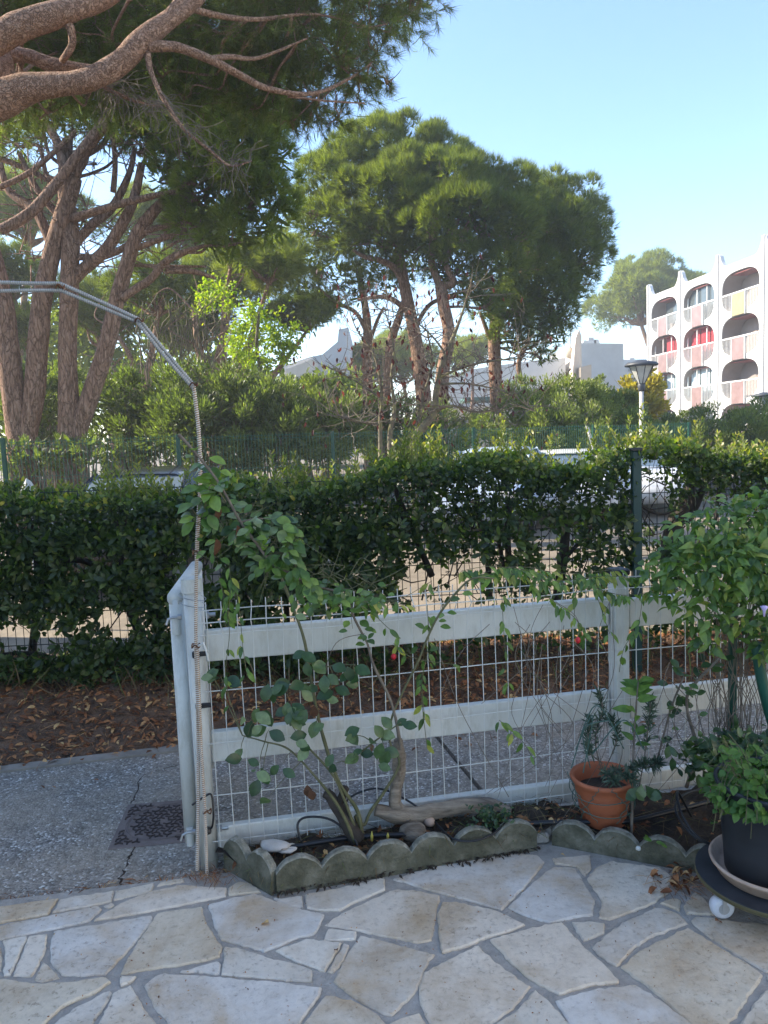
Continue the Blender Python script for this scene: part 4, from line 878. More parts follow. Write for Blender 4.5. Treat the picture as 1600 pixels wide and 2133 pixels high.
for px0 in ((1200,1560,1235,1490,1215,1610), (1190,1600,1240,1470,1300,1560), (1230,1600,1215,1520,1270,1500), (1235,1570,1300,1500,1340,1560)):
    P, R_ = pxpath([(px0[0], px0[1], 2.72, .0022), (px0[2], px0[3], 2.70, .0022), (px0[4], px0[5], 2.70, .0022)], k=9); b.tube(P, R_, 5)
b.build('tangled_cord', MT['greycable'], pot)
lav = thing('potted_lavender', 'grey green lavender with whorled narrow leaves growing from the terracotta pot', 'potted plant', pc_+Vector((0, 0, .13)))
for j, pts in enumerate(([(1252,1600,2.80),(1240,1540,2.78),(1255,1480,2.76),(1248,1440,2.75)], [(1262,1600,2.80),(1285,1540,2.76),(1275,1500,2.75)], [(1270,1600,2.78),(1320,1600,2.70),(1345,1590,2.66)], [(1265,1600,2.77),(1290,1610,2.68),(1320,1625,2.62)], [(1255,1600,2.76),(1262,1610,2.66),(1280,1628,2.62)],
        [(1330,1650,2.74),(1345,1560,2.72),(1352,1500,2.72),(1355,1460,2.72)], [(1345,1600,2.70),(1370,1590,2.68)], [(1255,1590,2.78),(1225,1560,2.74),(1230,1500,2.74)])):
    P, R_ = pxpath([(a[0], a[1], a[2], .0025) for a in pts], k=6); b = MB(); b.tube(P, R_, 6); b.build('stem', MT['twig'], lav)
    n = 150; t = .3+.7*rng.random(n)**.8; ii = np.minimum((t*(len(P)-1)).astype(int), len(P)-2); pp = np.array([P[i].lerp(P[i+1], random.random()) for i in ii]); tg = np.array([(P[i+1]-P[i]).normalized() for i in ii])
    d = unit(rng.normal(size=(n, 3))+tg*.9+np.array([0, 0, .35])); cloud_obj('sprig_leaves', [scatter(leaf_tpl(1, .16, 3, .4, .4), pp, rot_to(d, rng), .022+rng.random(n)*.022, rng.random(n))], MT['lavender'], lav)
sap = thing('leafy_sapling', 'young leafy sapling with pointed light green leaves standing in front of the fence post', 'sapling', D(1325, 1740, 2.74))
P, R_ = pxpath([(1315,1745,2.72,.006),(1318,1650,2.72,.005),(1320,1560,2.73,.004),(1325,1470,2.74,.003),(1330,1420,2.74,.002)]); b = MB(); b.tube(P, R_, 7); b.build('stem', MT['twig'], sap, True)
LFs = [tpl_mesh('pointed_leaf', .075, .03, 6, .25, .5, .4, MT['balm'], v) for v in (.2, .5, .8)]
leafy(sap, P, 22, LFs, (.05, .08), .45, 1, .05, .35, .01); 
LFo = [tpl_mesh('round_leaf', .06, .04, 6, .2, .3, .6, MT['broad'], v) for v in (.4, .6, .85)]
for i in range(7):
    a = i*.9; put_leaf(LFo[i % 3], sap, D(1338+10*math.cos(a), 1645+12*math.sin(a), 2.66), (math.cos(a), -.5, -.4+math.sin(a)*.6), (0, -1, .8), .058)
# ------------------------------------------------------------------ black pot, saucer, dolly
dc = Vector((1.205, 2.345, 0)); 
dol = thing('plant_trolley', 'round worn black plywood plant trolley on white castor wheels', 'plant trolley', dc)
def disc(c, r, z0, z1, n=64, bev=.003):
    b = MB(); b.lathe(Vector((c.x, c.y, 0)), [(r-bev, z0), (r, z0+bev), (r, z1-bev), (r-bev, z1)], n, True, True); return b
disc(dc, .232, .082, .098).build('deck', MT['plyedge'], dol)
disc(dc, .231, .0975, .1005, bev=.001).build('deck_top', MT['plyblack'], dol)
for a in (PI*1.18, PI*.55, PI*1.9):
    b = MB(); c = dc+Vector((math.cos(a)*.125, math.sin(a)*.125, .1015)); d = Vector((-math.sin(a), math.cos(a), 0)); b.box(c, (.075, .018, .002), rz=a+PI/2, bev=.0005); b.build('hand_slot', MT['blackplastic'], dol)
for a, sp_ in ((PI*1.10, .3), (PI*1.62, 1.1), (PI*.2, .5), (PI*.7, 2.0)):
    c = dc+Vector((math.cos(a)*.200, math.sin(a)*.200, .037)); axd = Vector((math.cos(sp_+4.4), math.sin(sp_+4.4), 0)); w = MB()
    prof = [(.014, -.019), (.029, -.0185), (.035, -.013), (.037, 0), (.035, .013), (.029, .0185), (.014, .019)]; n = 28; V = []; up = Vector((0, 0, 1)); s2 = axd.cross(up)
    for r_, o in prof: V += [c+axd*o+up*(math.cos(2*PI*k/n)*r_)+s2*(math.sin(2*PI*k/n)*r_) for k in range(n)]
    F = [(i*n+k, i*n+(k+1) % n, (i+1)*n+(k+1) % n, (i+1)*n+k) for i in range(len(prof)-1) for k in range(n)]+[tuple(range(n)), tuple(range((len(prof)-1)*n, len(prof)*n))]
    w.add(V, F); wh = w.build('castor_wheel', MT['caster'], dol, True)
    b = MB(); b.tube([c-axd*.0205, c+axd*.0205], [.017, .017], 12); b.build('hub', MT['castgrey'], wh)
    b = MB(); b.box(c+axd*.0225+Vector((0, 0, .020)), (.012, .003, .052), rz=math.atan2(s2.y, s2.x)); b.box(c-axd*.0225+Vector((0, 0, .020)), (.012, .003, .052), rz=math.atan2(s2.y, s2.x)); b.box(c+Vector((0, 0, .0425)), (.03, .048, .003), rz=math.atan2(s2.y, s2.x)); b.build('fork', MT['castgrey'], dol)
b = MB(); b.lathe(Vector((dc.x, dc.y, .1008)), [(.155, 0), (.165, .003), (.182, .034), (.188, .038), (.190, .044), (.186, .049), (.180, .047), (.163, .012), (.150, .008), (.001, .008)], 60); tag(b.build('clay_saucer', MT['clay'], smooth=True), 'wide pale clay saucer on the trolley under the big black pot', 'saucer')
bp = thing('black_plant_pot', 'large anthracite plastic pot standing in a clay saucer on the trolley', 'flower pot', Vector((dc.x, dc.y, .110)))
b = MB(); b.lathe(Vector((dc.x, dc.y, .110)), [(.135, 0), (.142, .004), (.148, .09), (.168, .285), (.174, .290), (.176, .300), (.172, .306), (.165, .303), (.158, .27), (.150, .24)], 60); b.build('pot_body', MT['anthracite'], bp, True)
b = MB(); b.lathe(Vector((dc.x, dc.y, .335)), [(.155, 0), (.08, .012), (.001, .018)], 30); b.build('potting_soil', MT['soil'], bp)
bm_ = thing('lemon_balm', 'bushy light green herb spilling over the rim of the big black pot', 'potted plant', Vector((dc.x, dc.y, .335)))
LFm = [tpl_mesh('herb_leaf', .035, .026, 5, .25, .5, .4, MT['balm'], v) for v in (.1, .35, .6, .85)]
for _ in range(60):
    a = random.uniform(0, 2*PI) if random.random() < .4 else random.uniform(PI*.8, PI*1.65); r1_ = random.uniform(.03, .10); r2_ = random.uniform(.12, .24); h = random.uniform(.0, .15); e = random.uniform(-.10, .10) if r2_ > .17 else random.uniform(.05, .18)
    c0 = Vector((dc.x, dc.y, .35)); P = [Vector(v) for v in spline([tuple(c0+Vector((math.cos(a)*r1_, math.sin(a)*r1_, 0))), tuple(c0+Vector((math.cos(a)*(r1_+r2_)/2, math.sin(a)*(r1_+r2_)/2, .05+h*.6))), tuple(c0+Vector((math.cos(a+.1)*r2_, math.sin(a+.1)*r2_, .03+e)))], 6)]
    b = MB(); b.tube(P, .0013, 4); b.build('stem', MT['greenstem'], bm_)
    for q in range(7):
        t = .35+.65*random.random(); p = P[min(int(t*(len(P)-1)), len(P)-1)]; aa = random.random()*2*PI
        put_leaf(random.choice(LFm), bm_, p, (math.cos(aa), math.sin(aa)-.3, random.uniform(-.8, .2)), (random.uniform(-.3, .3), -.5, 1), random.uniform(.020, .036)) if _ < 42 else None
pp = []
n = 900; a = rng.random(n)*2*PI; rr = .2*np.sqrt(rng.random(n)); pp = np.stack([dc.x+np.cos(a)*rr, dc.y+np.sin(a)*rr, .36+rng.random(n)*.11*(1.2-rr/.2)], 1)
cloud_obj('foliage', [scatter(leaf_tpl(1, .7, 4, .25, .5, 1, .4), pp, rot_to(unit(np.stack([np.cos(a), np.sin(a), rng.normal(size=n)*.5-.2], 1)+rng.normal(size=(n, 3))*.3), rng, up=(0, -.4, 1)), .018+rng.random(n)*.018, rng.random(n))], MT['balm'], bm_)
# plants at the right behind the black pot
low = thing('low_herb', 'low clump of green herbs and dry stalks behind the big black pot', 'plant', D(1540, 1590, 2.66))
n = 900; c = np.array(D(1560, 1575, 2.66)); pp = c+rng.normal(size=(n, 3))*np.array([.11, .06, .035]); cloud_obj('foliage', [scatter(leaf_tpl(1, .55, 4, .25, .5, 1, .45), pp, rot_to(unit(rng.normal(size=(n, 3))+np.array([0, -.4, .2])), rng, up=(0, -.5, 1)), .025+rng.random(n)*.03, rng.random(n)*.8)], MT['broad'], low)
sm = thing('small_creeper', 'small dark green creeper growing over the end of the gnarled trunk', 'plant', D(1020, 1700, 2.76))
n = 150; c = np.array(D(1022, 1700, 2.72)); pp = c+rng.normal(size=(n, 3))*np.array([.035, .02, .022]); cloud_obj('foliage', [scatter(leaf_tpl(1, .5, 3, .25, .4, 1, .5), pp, rot_to(unit(rng.normal(size=(n, 3))), rng, up=(0, -.5, 1)), .015+rng.random(n)*.012, rng.random(n)*.5)], MT['broad'], sm)
sd_ = thing('pink_seedling', 'pale fork stemmed seedling with yellow green leaves behind the right edging', 'plant', G(1345, 1775, .06))
for q in range(5): put_leaf(LFs[2], sd_, G(1340+q*9, 1745+3*q, .09), (math.cos(q*1.7), -.3, .5*math.sin(q)), (0, -1, 1), .03)
# fallen leaves on the terrace
lm = [tpl_mesh('fallen_leaf', .04, .025, 5, .5, 1.2, .5, MT['dryleaf'], v) for v in (1.0, .15, .6)]
def single(px, py, me, lb, s, a):
    p = G(px, py, .004); o = bpy.data.objects.new('fallen_leaf', me); COL.objects.link(o); o.matrix_world = Matrix.Translation(p+Vector((0, 0, .006))) @ frame_mat((math.cos(a), math.sin(a), .1), (0, 0, 1), s); tag(o, lb, 'leaf', 'dry leaves fallen on the terrace')
single(560, 1926, lm[0], 'curled cream coloured dry leaf on the large flagstone left of centre', .036, 2.6)
single(533, 1938, lm[1], 'tiny reddish leaf scrap beside the curled cream leaf', .014, 1)
single(703, 1984, lm[1], 'small dark maroon leaf on a narrow flagstone near the centre', .022, 2)
single(1168, 1783, lm[0], 'small yellow leaf at the foot of the right edging', .022, 0)
single(1490, 1922, lm[2], 'small orange leaf lying beside the white castor wheel', .03, .4)
def rpile():
    p = G(random.gauss(1415, 26), random.gauss(1835, 18), 0); return (p.x, p.y, .004+abs(random.gauss(0, .008)))
litter('leaf_pile', 42, rpile, MT['dryleaf'], .034, leaf_tpl(1, .5, 4, .6, 1.0)); litter('needle_pile', 120, rpile, MT['dryleaf'], .09, leaf_tpl(1, .02, 2, .3, .5), flatness=.12)
def rpost():
    p = G(random.gauss(440, 30), random.gauss(1830, 8), 0); return (p.x, p.y, .004+abs(random.gauss(0, .005)))
litter('post_debris', 160, rpost, MT['dryleaf'], .05, leaf_tpl(1, .04, 2, .3, .6), flatness=.2)
def redge():
    t = random.random(); p = eA.lerp(eB, .3+.7*t)+Vector((0, random.gauss(.02, .012), 0)); return (p.x, p.y, -.012)
litter('edge_debris', 420, redge, MT['dryleaf'], .035, leaf_tpl(1, .10, 2, .4, .6), flatness=.15)
def rgrit():
    p = G(random.uniform(0, 1600), 1840+290*random.random(), .003); return (p.x, p.y, .002)
litter('grit', 240, rgrit, MT['dryleaf'], .007, leaf_tpl(1, .5, 2, .4, .6), flatness=.1, lift=.002)
def rfoot():
    t = random.random(); p = eB_.lerp(eC_, t)+Vector((0, -abs(random.gauss(0, .012)), 0)); return (p.x, p.y, .003)
litter('edging_foot_debris', 260, rfoot, MT['soil'], .02, leaf_tpl(1, .4, 2, .4, .6), flatness=.15)

# ------------------------------------------------------------------ black mesh fence in the hedge
def hz(x): return 4.86+.035*x        # plan line of the fence / hedge
bf = thing('dark_mesh_fence', 'dark green welded mesh fence running inside the near hedge', 'fence', (0, hz(0)-.02, .1))
vm = MB(); vm.tube([Vector((0, 0, 0)), Vector((0, 0, 1.2))], .0024, 4); vme = mesh_np('upright_wire', vm.V, vm.F); vme.materials.append(MT['blackwire'])
i = 0; x = -3.55
while x < 3.9:
    o = bpy.data.objects.new('upright_wire', vme); COL.objects.link(o); o.parent = bf; o.location = Vector((x, hz(x)-.02, .10))-wo(bf); x += .05 if x < -.5 or x > -1 else .05
for z in (.12, .32, .52, .72, .92, 1.12, 1.28):
    b = MB(); b.tube([Vector((-3.6, hz(-3.6)-.024, z)), Vector((3.95, hz(3.95)-.024, z))], .0028, 4); b.build('cross_wire', MT['blackwire'], bf)
for x0, lb in ((D(1320, 1060, 4.66).x, 'dark green steel fence post showing in the hedge behind the fence post'),):
    b = MB(); b.box((x0, hz(x0)-.30, .72), (.052, .05, 1.36), bev=.004); p = thing('hedge_fence_post', lb, 'post', (x0, hz(x0)-.3, .04)); b.build('shaft', MT['green_dark'], p)
    b = MB(); b.box((x0, hz(x0)-.30, 1.41), (.068, .058, .02), bev=.004); b.build('cap', MT['blackplastic'], p)
# ------------------------------------------------------------------ hedge
hedge = thing('hedge', 'dense clipped evergreen hedge with dark trunks and light shoots along its top', 'hedge', (0, hz(0), .1))
def htop(x): return 1.30+.03*math.sin(x*7.3+2)+.05*math.sin(x*1.7+.5)+.035*math.sin(x*4.3)+.022*math.sin(x*11)+.015*math.sin(x*23+1)+(.07 if x > 1.4 else 0)+.012*x
def gap(x, z):
    """0..1 leaf density, thinner low down, with holes where the light shows"""
    g = 1.0
    if z < .98: g = .62
    if z < .60: g = .52 if x < -.4 else .36
    if z < .28: g = .5 if x < -.4 else .16
    for gx_, gz_, rx, rz_ in ((.40, .60, .34, .22), (-1.15, .78, .22, .13), (-2.1, .42, .32, .11), (-1.6, .46, .16, .09), (-2.8, .55, .22, .10), (-1.75, .85, .16, .08), (-.55, .55, .14, .10), (-2.35, .9, .12, .07), (1.62, .95, .13, .5), (1.05, .78, .14, .2), (2.05, .95, .3, .2)):
        if ((x-gx_)/rx)**2+((z-gz_)/rz_)**2 < 1: g *= .10
    return g
def clusters(n, xr, small):
    C = []
    while len(C) < n:
        x = random.uniform(*xr); face = random.random(); T = htop(x)
        if face < .62: y = hz(x)-.30+abs(random.gauss(0, .09)); z = random.uniform(.16, T)
        elif face < .88: y = hz(x)+random.uniform(-.34, .42); z = T-abs(random.gauss(0, .06))
        else: y = hz(x)+.36-abs(random.gauss(0, .1)); z = random.uniform(.4, T)
        if y < hz(x)-.3+ (.05 if z < .7 else 0): pass
        if random.random() > gap(x, z): continue
        C.append((x, y, z))
    return C
def whorls(C, k, L, wd, jit, up=.3):
    C = np.array(C); n = len(C); dirs = unit(np.stack([rng.normal(size=n)*.6, -.75+rng.normal(size=n)*.5, rng.normal(size=n)*.5+up], 1))
    Rf = rot_to(dirs, rng); a = (np.arange(k)*2.4)[None, :]+rng.random((n, 1))*6; op = .5+.5*rng.random((n, k))
    d = Rf[:, :, 0][:, None, :]*np.cos(a)[..., None]+Rf[:, :, 2][:, None, :]*np.sin(a)[..., None]; d = unit(d*op[..., None]+dirs[:, None, :]*.55).reshape(-1, 3)
    P = np.repeat(C, k, 0)+d*L*.1+rng.normal(size=(n*k, 3))*jit; return P, d, np.repeat(dirs, k, 0)
C1 = clusters(10800, (-3.7, 4.2), True); P1, d1, u1 = whorls(C1, 6, .04, .5, .012)
C2 = [c for c in clusters(10500, (-3.7, 4.2), False) if c[2] < 1.05 and (c[0] < .1 or random.random() < .25)]; C2 = [(x, y-.06, z) for x, y, z in C2]; P2, d2, u2 = whorls(C2, 7, .07, .42, .006)
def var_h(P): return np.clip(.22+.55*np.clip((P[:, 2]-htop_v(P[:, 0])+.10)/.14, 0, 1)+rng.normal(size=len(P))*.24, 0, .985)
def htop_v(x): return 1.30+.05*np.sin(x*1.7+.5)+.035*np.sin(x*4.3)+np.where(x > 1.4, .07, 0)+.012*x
def rotup(d, u, rng):
    n = u+rng.normal(size=d.shape)*.3; n = n-d*np.sum(n*d, 1, keepdims=True); n = unit(n); return np.stack([np.cross(d, n), d, n], 2)
t1 = hexleaf(.62); t2 = hexleaf(.46)
sc1 = .022+rng.random(len(P1))**2*.034; sc2 = .05+rng.random(len(P2))*.028
R2_ = rotup(d2, u2, rng)
# the 300 largest-showing leaves are parts of their own
ordr = np.argsort(P2[:, 1]+rng.random(len(P2))*.05)[:300]; LFh = [tpl_mesh('hedge_leaf', 1, .36, 4, .2, .3, .68, MT['hedge'], v) for v in (.15, .3, .45, .6, .8, .99)]
for i in ordr: put_leaf(LFh[min(5, int(abs(random.gauss(0, 2))))], hedge, P2[i], d2[i], u2[i]+np.array([0, 0, .2]), sc2[i])
msk = np.ones(len(P2), bool); msk[ordr] = False
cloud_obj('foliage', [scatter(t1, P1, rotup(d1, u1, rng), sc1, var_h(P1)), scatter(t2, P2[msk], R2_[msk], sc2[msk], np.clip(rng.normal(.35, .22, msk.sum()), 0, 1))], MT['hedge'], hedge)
# shoots standing up from the top
SH = []; Pv = []; Sd = []; b = MB()
hot = [(-1.7, .10), (-1.45, .10), (-2.6, .12), (.15, .1), (-.55, .12), (.9, .15), (2.2, .3), (3.0, .3), (1.6, .2), (-3.1, .15), (.35, .1)]
for s_ in range(720):
    if random.random() < .5: c_, w_ = random.choice(hot); x = random.gauss(c_, w_); h = random.uniform(.04, .30)*random.uniform(.3, 1)
    else: x = random.uniform(-3.6, 4.2); h = random.uniform(.0, .13)*random.uniform(.3, 1)
    y = hz(x)+random.uniform(-.28, .42); T = htop(x)-.05; a = Vector((x, y, T)); e = a+Vector((random.gauss(0, .03), random.gauss(0, .03), h+.05)); b.tube([a, a.lerp(e, .5), e], [.0022, .0018, .001], 4, cap=False)
    m = int(7+h*90)
    for i in range(m):
        t = .12+.88*i/m; an = i*2.4; SH.append(a.lerp(e, t)); Sd.append((math.cos(an), math.sin(an), .7+.5*t)); Pv.append(min(1, max(0, .2+.6*t+random.gauss(0, .15))))
SH = np.array([tuple(v) for v in SH]); Sd = unit(np.array(Sd)); cloud_obj('young_shoots', [scatter(hexleaf(.42), SH, rot_to(Sd, rng), .024+rng.random(len(SH))*.022, np.array(Pv))], MT['shoot'], hedge)
b.build('shoot_stems', MT['greenstem'], hedge, kind='stuff')
# trunks and inner branches of the hedge
for pts in ([(232,1040,4.9,.02),(250,1160,4.9,.028),(270,1260,4.9,.03),(295,1330,4.9,.035),(330,1440,4.95,.04)], [(262,1060,4.95,.025),(278,1160,4.92,.03),(275,1230,4.9,.03)], [(300,1080,4.95,.02),(330,1200,4.95,.03),(325,1400,5,.035)],
        [(-40,1370,4.7,.012),(60,1360,4.7,.014),(150,1375,4.7,.014),(260,1350,4.7,.012),(330,1320,4.7,.012)], [(100,1170,4.8,.010),(180,1170,4.8,.018),(240,1210,4.8,.02)], [(640,1120,4.95,.03),(650,1210,4.95,.035),(655,1300,5,.04)], [(690,1060,4.95,.02),(680,1120,4.95,.025),(658,1190,4.95,.03)],
        [(860,1110,4.95,.014),(760,1130,4.95,.02),(690,1150,4.95,.025)], [(985,1040,4.95,.018),(1000,1090,4.95,.02),(1015,1160,4.95,.02),(1020,1250,5,.022)], [(1060,1040,4.95,.022),(1058,1120,4.95,.022),(1062,1220,5,.026)], [(1095,1060,4.95,.014),(1098,1140,4.95,.016),(1100,1230,5,.016)],
        [(1180,1090,4.9,.026),(1175,1150,4.9,.03),(1160,1250,4.95,.03)], [(1260,1060,4.9,.010),(1215,1120,4.9,.012),(1180,1160,4.9,.014)], [(1030,1030,4.95,.012),(1035,1110,4.95,.014),(1050,1180,5,.014)], [(1440,990,5.0,.02),(1430,1040,5.0,.05),(1400,1110,5.0,.055),(1390,1240,5.05,.05)], [(1475,990,5.0,.02),(1450,1050,5.0,.03),(1425,1090,5.0,.035)],
        [(1500,960,4.9,.010),(1497,1020,4.9,.012),(1490,1090,4.9,.012)], [(1310,1020,4.8,.008),(1345,1060,4.8,.008),(1385,1070,4.8,.009),(1430,1050,4.85,.009)], [(820,1010,5,.015),(840,1060,5,.02),(900,1200,5.05,.022)], [(480,1100,4.95,.02),(500,1180,4.95,.025),(520,1330,5,.03)], [(560,1090,4.95,.015),(590,1200,4.95,.02),(600,1330,5,.02)], [(60,1080,4.95,.02),(80,1200,4.95,.025),(60,1420,5,.03)], [(150,1420,4.7,.008),(170,1450,4.7,.009),(178,1440,4.72,.01),(205,1380,4.72,.008)]):
    P, R_ = pxpath(pts, k=6); b = MB(); b.tube(P, R_, 8, shape=knobbly(.12, 1, random.randint(0, 99))); b.build('trunk', MT['darkwood'], hedge, True)
b = MB()
for _ in range(620):
    x = random.uniform(-3.6, 4.1); z = random.uniform(.45, 1.25); y = hz(x)+random.uniform(-.2, .3); a = Vector((x, y, z)); e = a+Vector((random.gauss(0, .12), random.gauss(0, .08), random.gauss(.06, .12))); m_ = a.lerp(e, .5)+Vector((random.gauss(0, .025), 0, random.gauss(0, .025)))
    r_ = random.uniform(.002, .006); b.tube([a, m_, e], [r_, r_*.8, r_*.5], 4, cap=False)
b.build('inner_twigs', MT['darkwood'], hedge, kind='stuff')
# ------------------------------------------------------------------ green panel fence beyond the parking
GZ = -.15
posts = [(5, 912, 11.0), (370, 905, 11.6), (692, 898, 12.6), (987, 890, 13.9), (1237, 884, 15.2)]
pl = [D(*p) for p in posts]; pl = [pl[0]*2-pl[1]]+pl+[pl[-1]*2-pl[-2]+Vector((0, .3, 0))]
ff = thing('green_panel_fence', 'long green wire panel fence on green posts in front of the oleanders', 'fence', (pl[2].x, pl[2].y, GZ))
for i, p in enumerate(pl):
    b = MB(); b.box((p.x, p.y, (p.z+GZ)/2), (.055, .055, p.z-GZ), bev=.004); b.build('fence_post', MT['green_paint'], ff)
for i in range(len(pl)-1):
    a, c = pl[i], pl[i+1]; top = min(a.z, c.z)-.03; d = c-a; L = Vector((d.x, d.y, 0)).length; b = MB(); h_ = MB()
    n = int(L/.055)
    for k in range(1, n):
        q = a+d*(k/n); b.tube([Vector((q.x, q.y, GZ+.03)), Vector((q.x, q.y, top+.03))], .0042, 3, cap=False)
    f_ = b.build('wire_uprights', MT['green_wire'], ff, kind='stuff')
    for z in (top, top-.05, top-.5, top-.55, top-1.0, top-1.05, GZ+.1): h_.tube([Vector((a.x, a.y, z)), Vector((c.x, c.y, z))], .0035, 3, cap=False)
    h_.build('wire_rails', MT['green_wire'], ff, kind='stuff')
q = D(1228, 885, 15.0); b = MB(); b.tube([D(1223, 888, 14.9), D(1240, 945, 14.8)], .03, 6); tag(b.build('leaning_stake', MT['lampgrey']), 'pale stake leaning against the last green fence post', 'stake')
# ------------------------------------------------------------------ cars
def car(loc, rz, paint, label, h=1.42, L=4.1, Wd=1.72):
    t = thing('parked_car', label, 'car', loc, 'cars parked beyond the hedge'); R = Matrix.Rotation(rz, 3, 'Z'); c = Vector(loc)
    def X(x, y, z): return R @ Vector((x, y, z)) + c
    # body: stations along the length, rounded section
    st = [(-L/2, .45, .62, .78), (-L/2+.12, .28, .80, .92), (-L*.30, .2, .92, .98), (-L*.08, .2, .93, 1), (L*.2, .2, .95, 1), (L*.40, .22, .93, .97), (L/2-.08, .3, .82, .92), (L/2, .48, .66, .82)]
    V = []; n = 12
    for x, z0, z1, w in st:
        for k in range(n):
            a = 2*PI*k/n; ca, sa = math.cos(a), math.sin(a); V.append(X(x, abs(ca)**.5*math.copysign(Wd/2*w, ca), (z0+z1)/2+abs(sa)**.55*math.copysign((z1-z0)/2, sa)))
    F = [(i*n+k, i*n+(k+1) % n, (i+1)*n+(k+1) % n, (i+1)*n+k) for i in range(len(st)-1) for k in range(n)]+[tuple(range(n-1, -1, -1)), tuple(range((len(st)-1)*n, len(st)*n))]
    b = MB(); b.add(V, F); b.build('body', paint, t, True)
    # cabin glass and roof
    w0, w1 = Wd*.45, Wd*.36; xa, xb, xc, xd = -L*.20, -L*.03, L*.30, L*.44
    V = [X(xa-.1, -w0, .9), X(xd, -w0, .9), X(xd, w0, .9), X(xa-.1, w0, .9), X(xb, -w1, h-.05), X(xc, -w1, h-.05), X(xc, w1, h-.05), X(xb, w1, h-.05)]
    F = [(0, 1, 5, 4), (1, 2, 6, 5), (2, 3, 7, 6), (3, 0, 4, 7), (4, 5, 6, 7)]
    b = MB(); b.add(V, F); b.build('window_glass', MT['carglass'], t)
    b = MB(); V = []; 
    for x, z in ((xb-.1, h-.07), (xb+.15, h-.015), ((xb+xc)/2, h), (xc-.1, h-.02), (xc+.06, h-.08)):
        V += [X(x, -w1-.03, z-.05), X(x, -w1*.8, z), X(x, 0, z+.012), X(x, w1*.8, z), X(x, w1+.03, z-.05)]
    b.add(V, [(i*5+k, i*5+k+1, (i+1)*5+k+1, (i+1)*5+k) for i in range(4) for k in range(4)]); b.build('roof', paint, t, True)
    for s in (-1, 1):
        b = MB()
        for (x0, z0), (x1, z1) in (((xa-.08, .92), (xb, h-.05)), ((L*.12, .92), (L*.12, h-.05)), ((xd-.02, .92), (xc, h-.05))):
            y0 = w0+.006; y1 = w1+.008; b.tube([X(x0, s*y0, z0), X(x1, s*y1, z1)], .028, 5)
        b.build('window_pillars', paint, t)
        b = MB(); b.box(X(xa+.12, s*(Wd/2+.07), .98), (.12, .16, .11), rz=rz, bev=.02); b.build('wing_mirror', paint, t)
        for x in (-L*.31, L*.31):
            b = MB(); pc0 = X(x, s*(Wd/2-.10), .31); ax_ = (X(x, s, 0)-X(x, 0, 0)).normalized(); b.tube([pc0-ax_*.1, pc0+ax_*.11], .31, 22); w_ = b.build('tyre', MT['tyre'], t)
            b = MB(); b.tube([pc0, pc0+ax_*.118], [.20, .19], 16); b.build('rim', MT['steel'], w_)
        b = MB(); q_ = X(-L/2+.10, s*Wd*.34, .70); b.box(q_, (.10, .34, .13), rz=rz, bev=.02); b.build('headlight', MT['lampglass'], t)
        b = MB(); q_ = X(L/2-.06, s*Wd*.36, .78); b.box(q_, (.08, .28, .16), rz=rz, bev=.02); b.build('tail_light', MT['carred'], t)
    return t
q = D(1035, 945, 13.2); car((q.x+.1, 14.2, GZ-.02), math.radians(72), MT['carblue'], 'pale blue car with a large windscreen behind the middle of the hedge', 1.42)
q = D(1200, 935, 14.0); car((q.x+.1, 15.2, GZ-.02), math.radians(80), MT['carwhite'], 'white hatchback between the last green fence posts', 1.30)
q = D(1330, 940, 14.5); car((q.x+.5, 16.0, GZ-.02), math.radians(76), MT['carwhite'], 'white car parked behind the tall pale lamp post', 1.28)
q = D(180, 990, 8.6); car((q.x+.1, 10.4, GZ-.02), math.radians(84), MT['carblack'], 'black car with only its roof showing above the left of the hedge', 1.40)
# white sheet and low wall
b = MB(); c = D(58, 1008, 7.2); V = [c+Vector((-.09, 0, -.09)), c+Vector((-.02, -.05, -.10)), c+Vector((.09, 0, -.08)), c+Vector((.02, .08, -.10)), c+Vector((-.01, .0, .055)), c+Vector((.035, .0, .02))]
b.add(V, [(0, 1, 4), (1, 5, 4), (1, 2, 5), (2, 3, 5), (3, 4, 5), (3, 0, 4)]); b.tube([Vector((c.x, c.y, GZ)), c], .02, 6)
tag(b.build('white_cover', MT['wirewhite']), 'small peaked white cover sticking up behind the left of the hedge', 'cover')
# ------------------------------------------------------------------ lamp posts
def lamp(px, pyt, pyb, Y, label, r=.055, first=[None]):
    top = D(px, pyt, Y); s = top.z-GZ
    t = thing('street_lamp', label, 'street lamp', (top.x, Y, GZ), 'garden street lamps'); c = Vector((top.x, Y, 0)); hh = top.z
    b = MB(); b.lathe(c, [(r*1.5, GZ), (r*1.45, GZ+.3), (r, GZ+.36), (r*.8, hh-.62)], 16, cap1=True); b.build('pole', MT['lampgrey'], t, True)
    b = MB(); b.lathe(c, [(r*.8, hh-.66), (r*1.35, hh-.62), (r*1.45, hh-.52), (r*1.1, hh-.48)], 16, cap1=True); b.build('collar', MT['lampdark'], t, True)
    b = MB(); b.lathe(c, [(r*1.15, hh-.50), (.155, hh-.34), (.25, hh-.13)], 8, cap1=True); g_ = b.build('lantern_glass', MT['lampglass'], t)
    b = MB()
    for k in range(8):
        a = 2*PI*k/8; e = Vector((math.cos(a), math.sin(a), 0)); b.tube([c+e*(r*1.2)+Vector((0, 0, hh-.50)), c+e*.256+Vector((0, 0, hh-.13))], .010, 4)
    b.build('glass_ribs', MT['lampdark'], g_)
    b = MB(); b.lathe(c, [(.25, hh-.135), (.34, hh-.125), (.345, hh-.09), (.30, hh-.055), (.13, hh-.02), (.09, hh), (.001, hh+.004)], 28); b.build('cap', MT['lampdark'], t, True)
lamp(1336, 750, 940, 16.5, 'tallest pale lamp post with a glass lantern left of the curvy apartment building')
lamp(1592, 817, 910, 24.0, 'lamp post cut by the right edge in front of the apartment building')
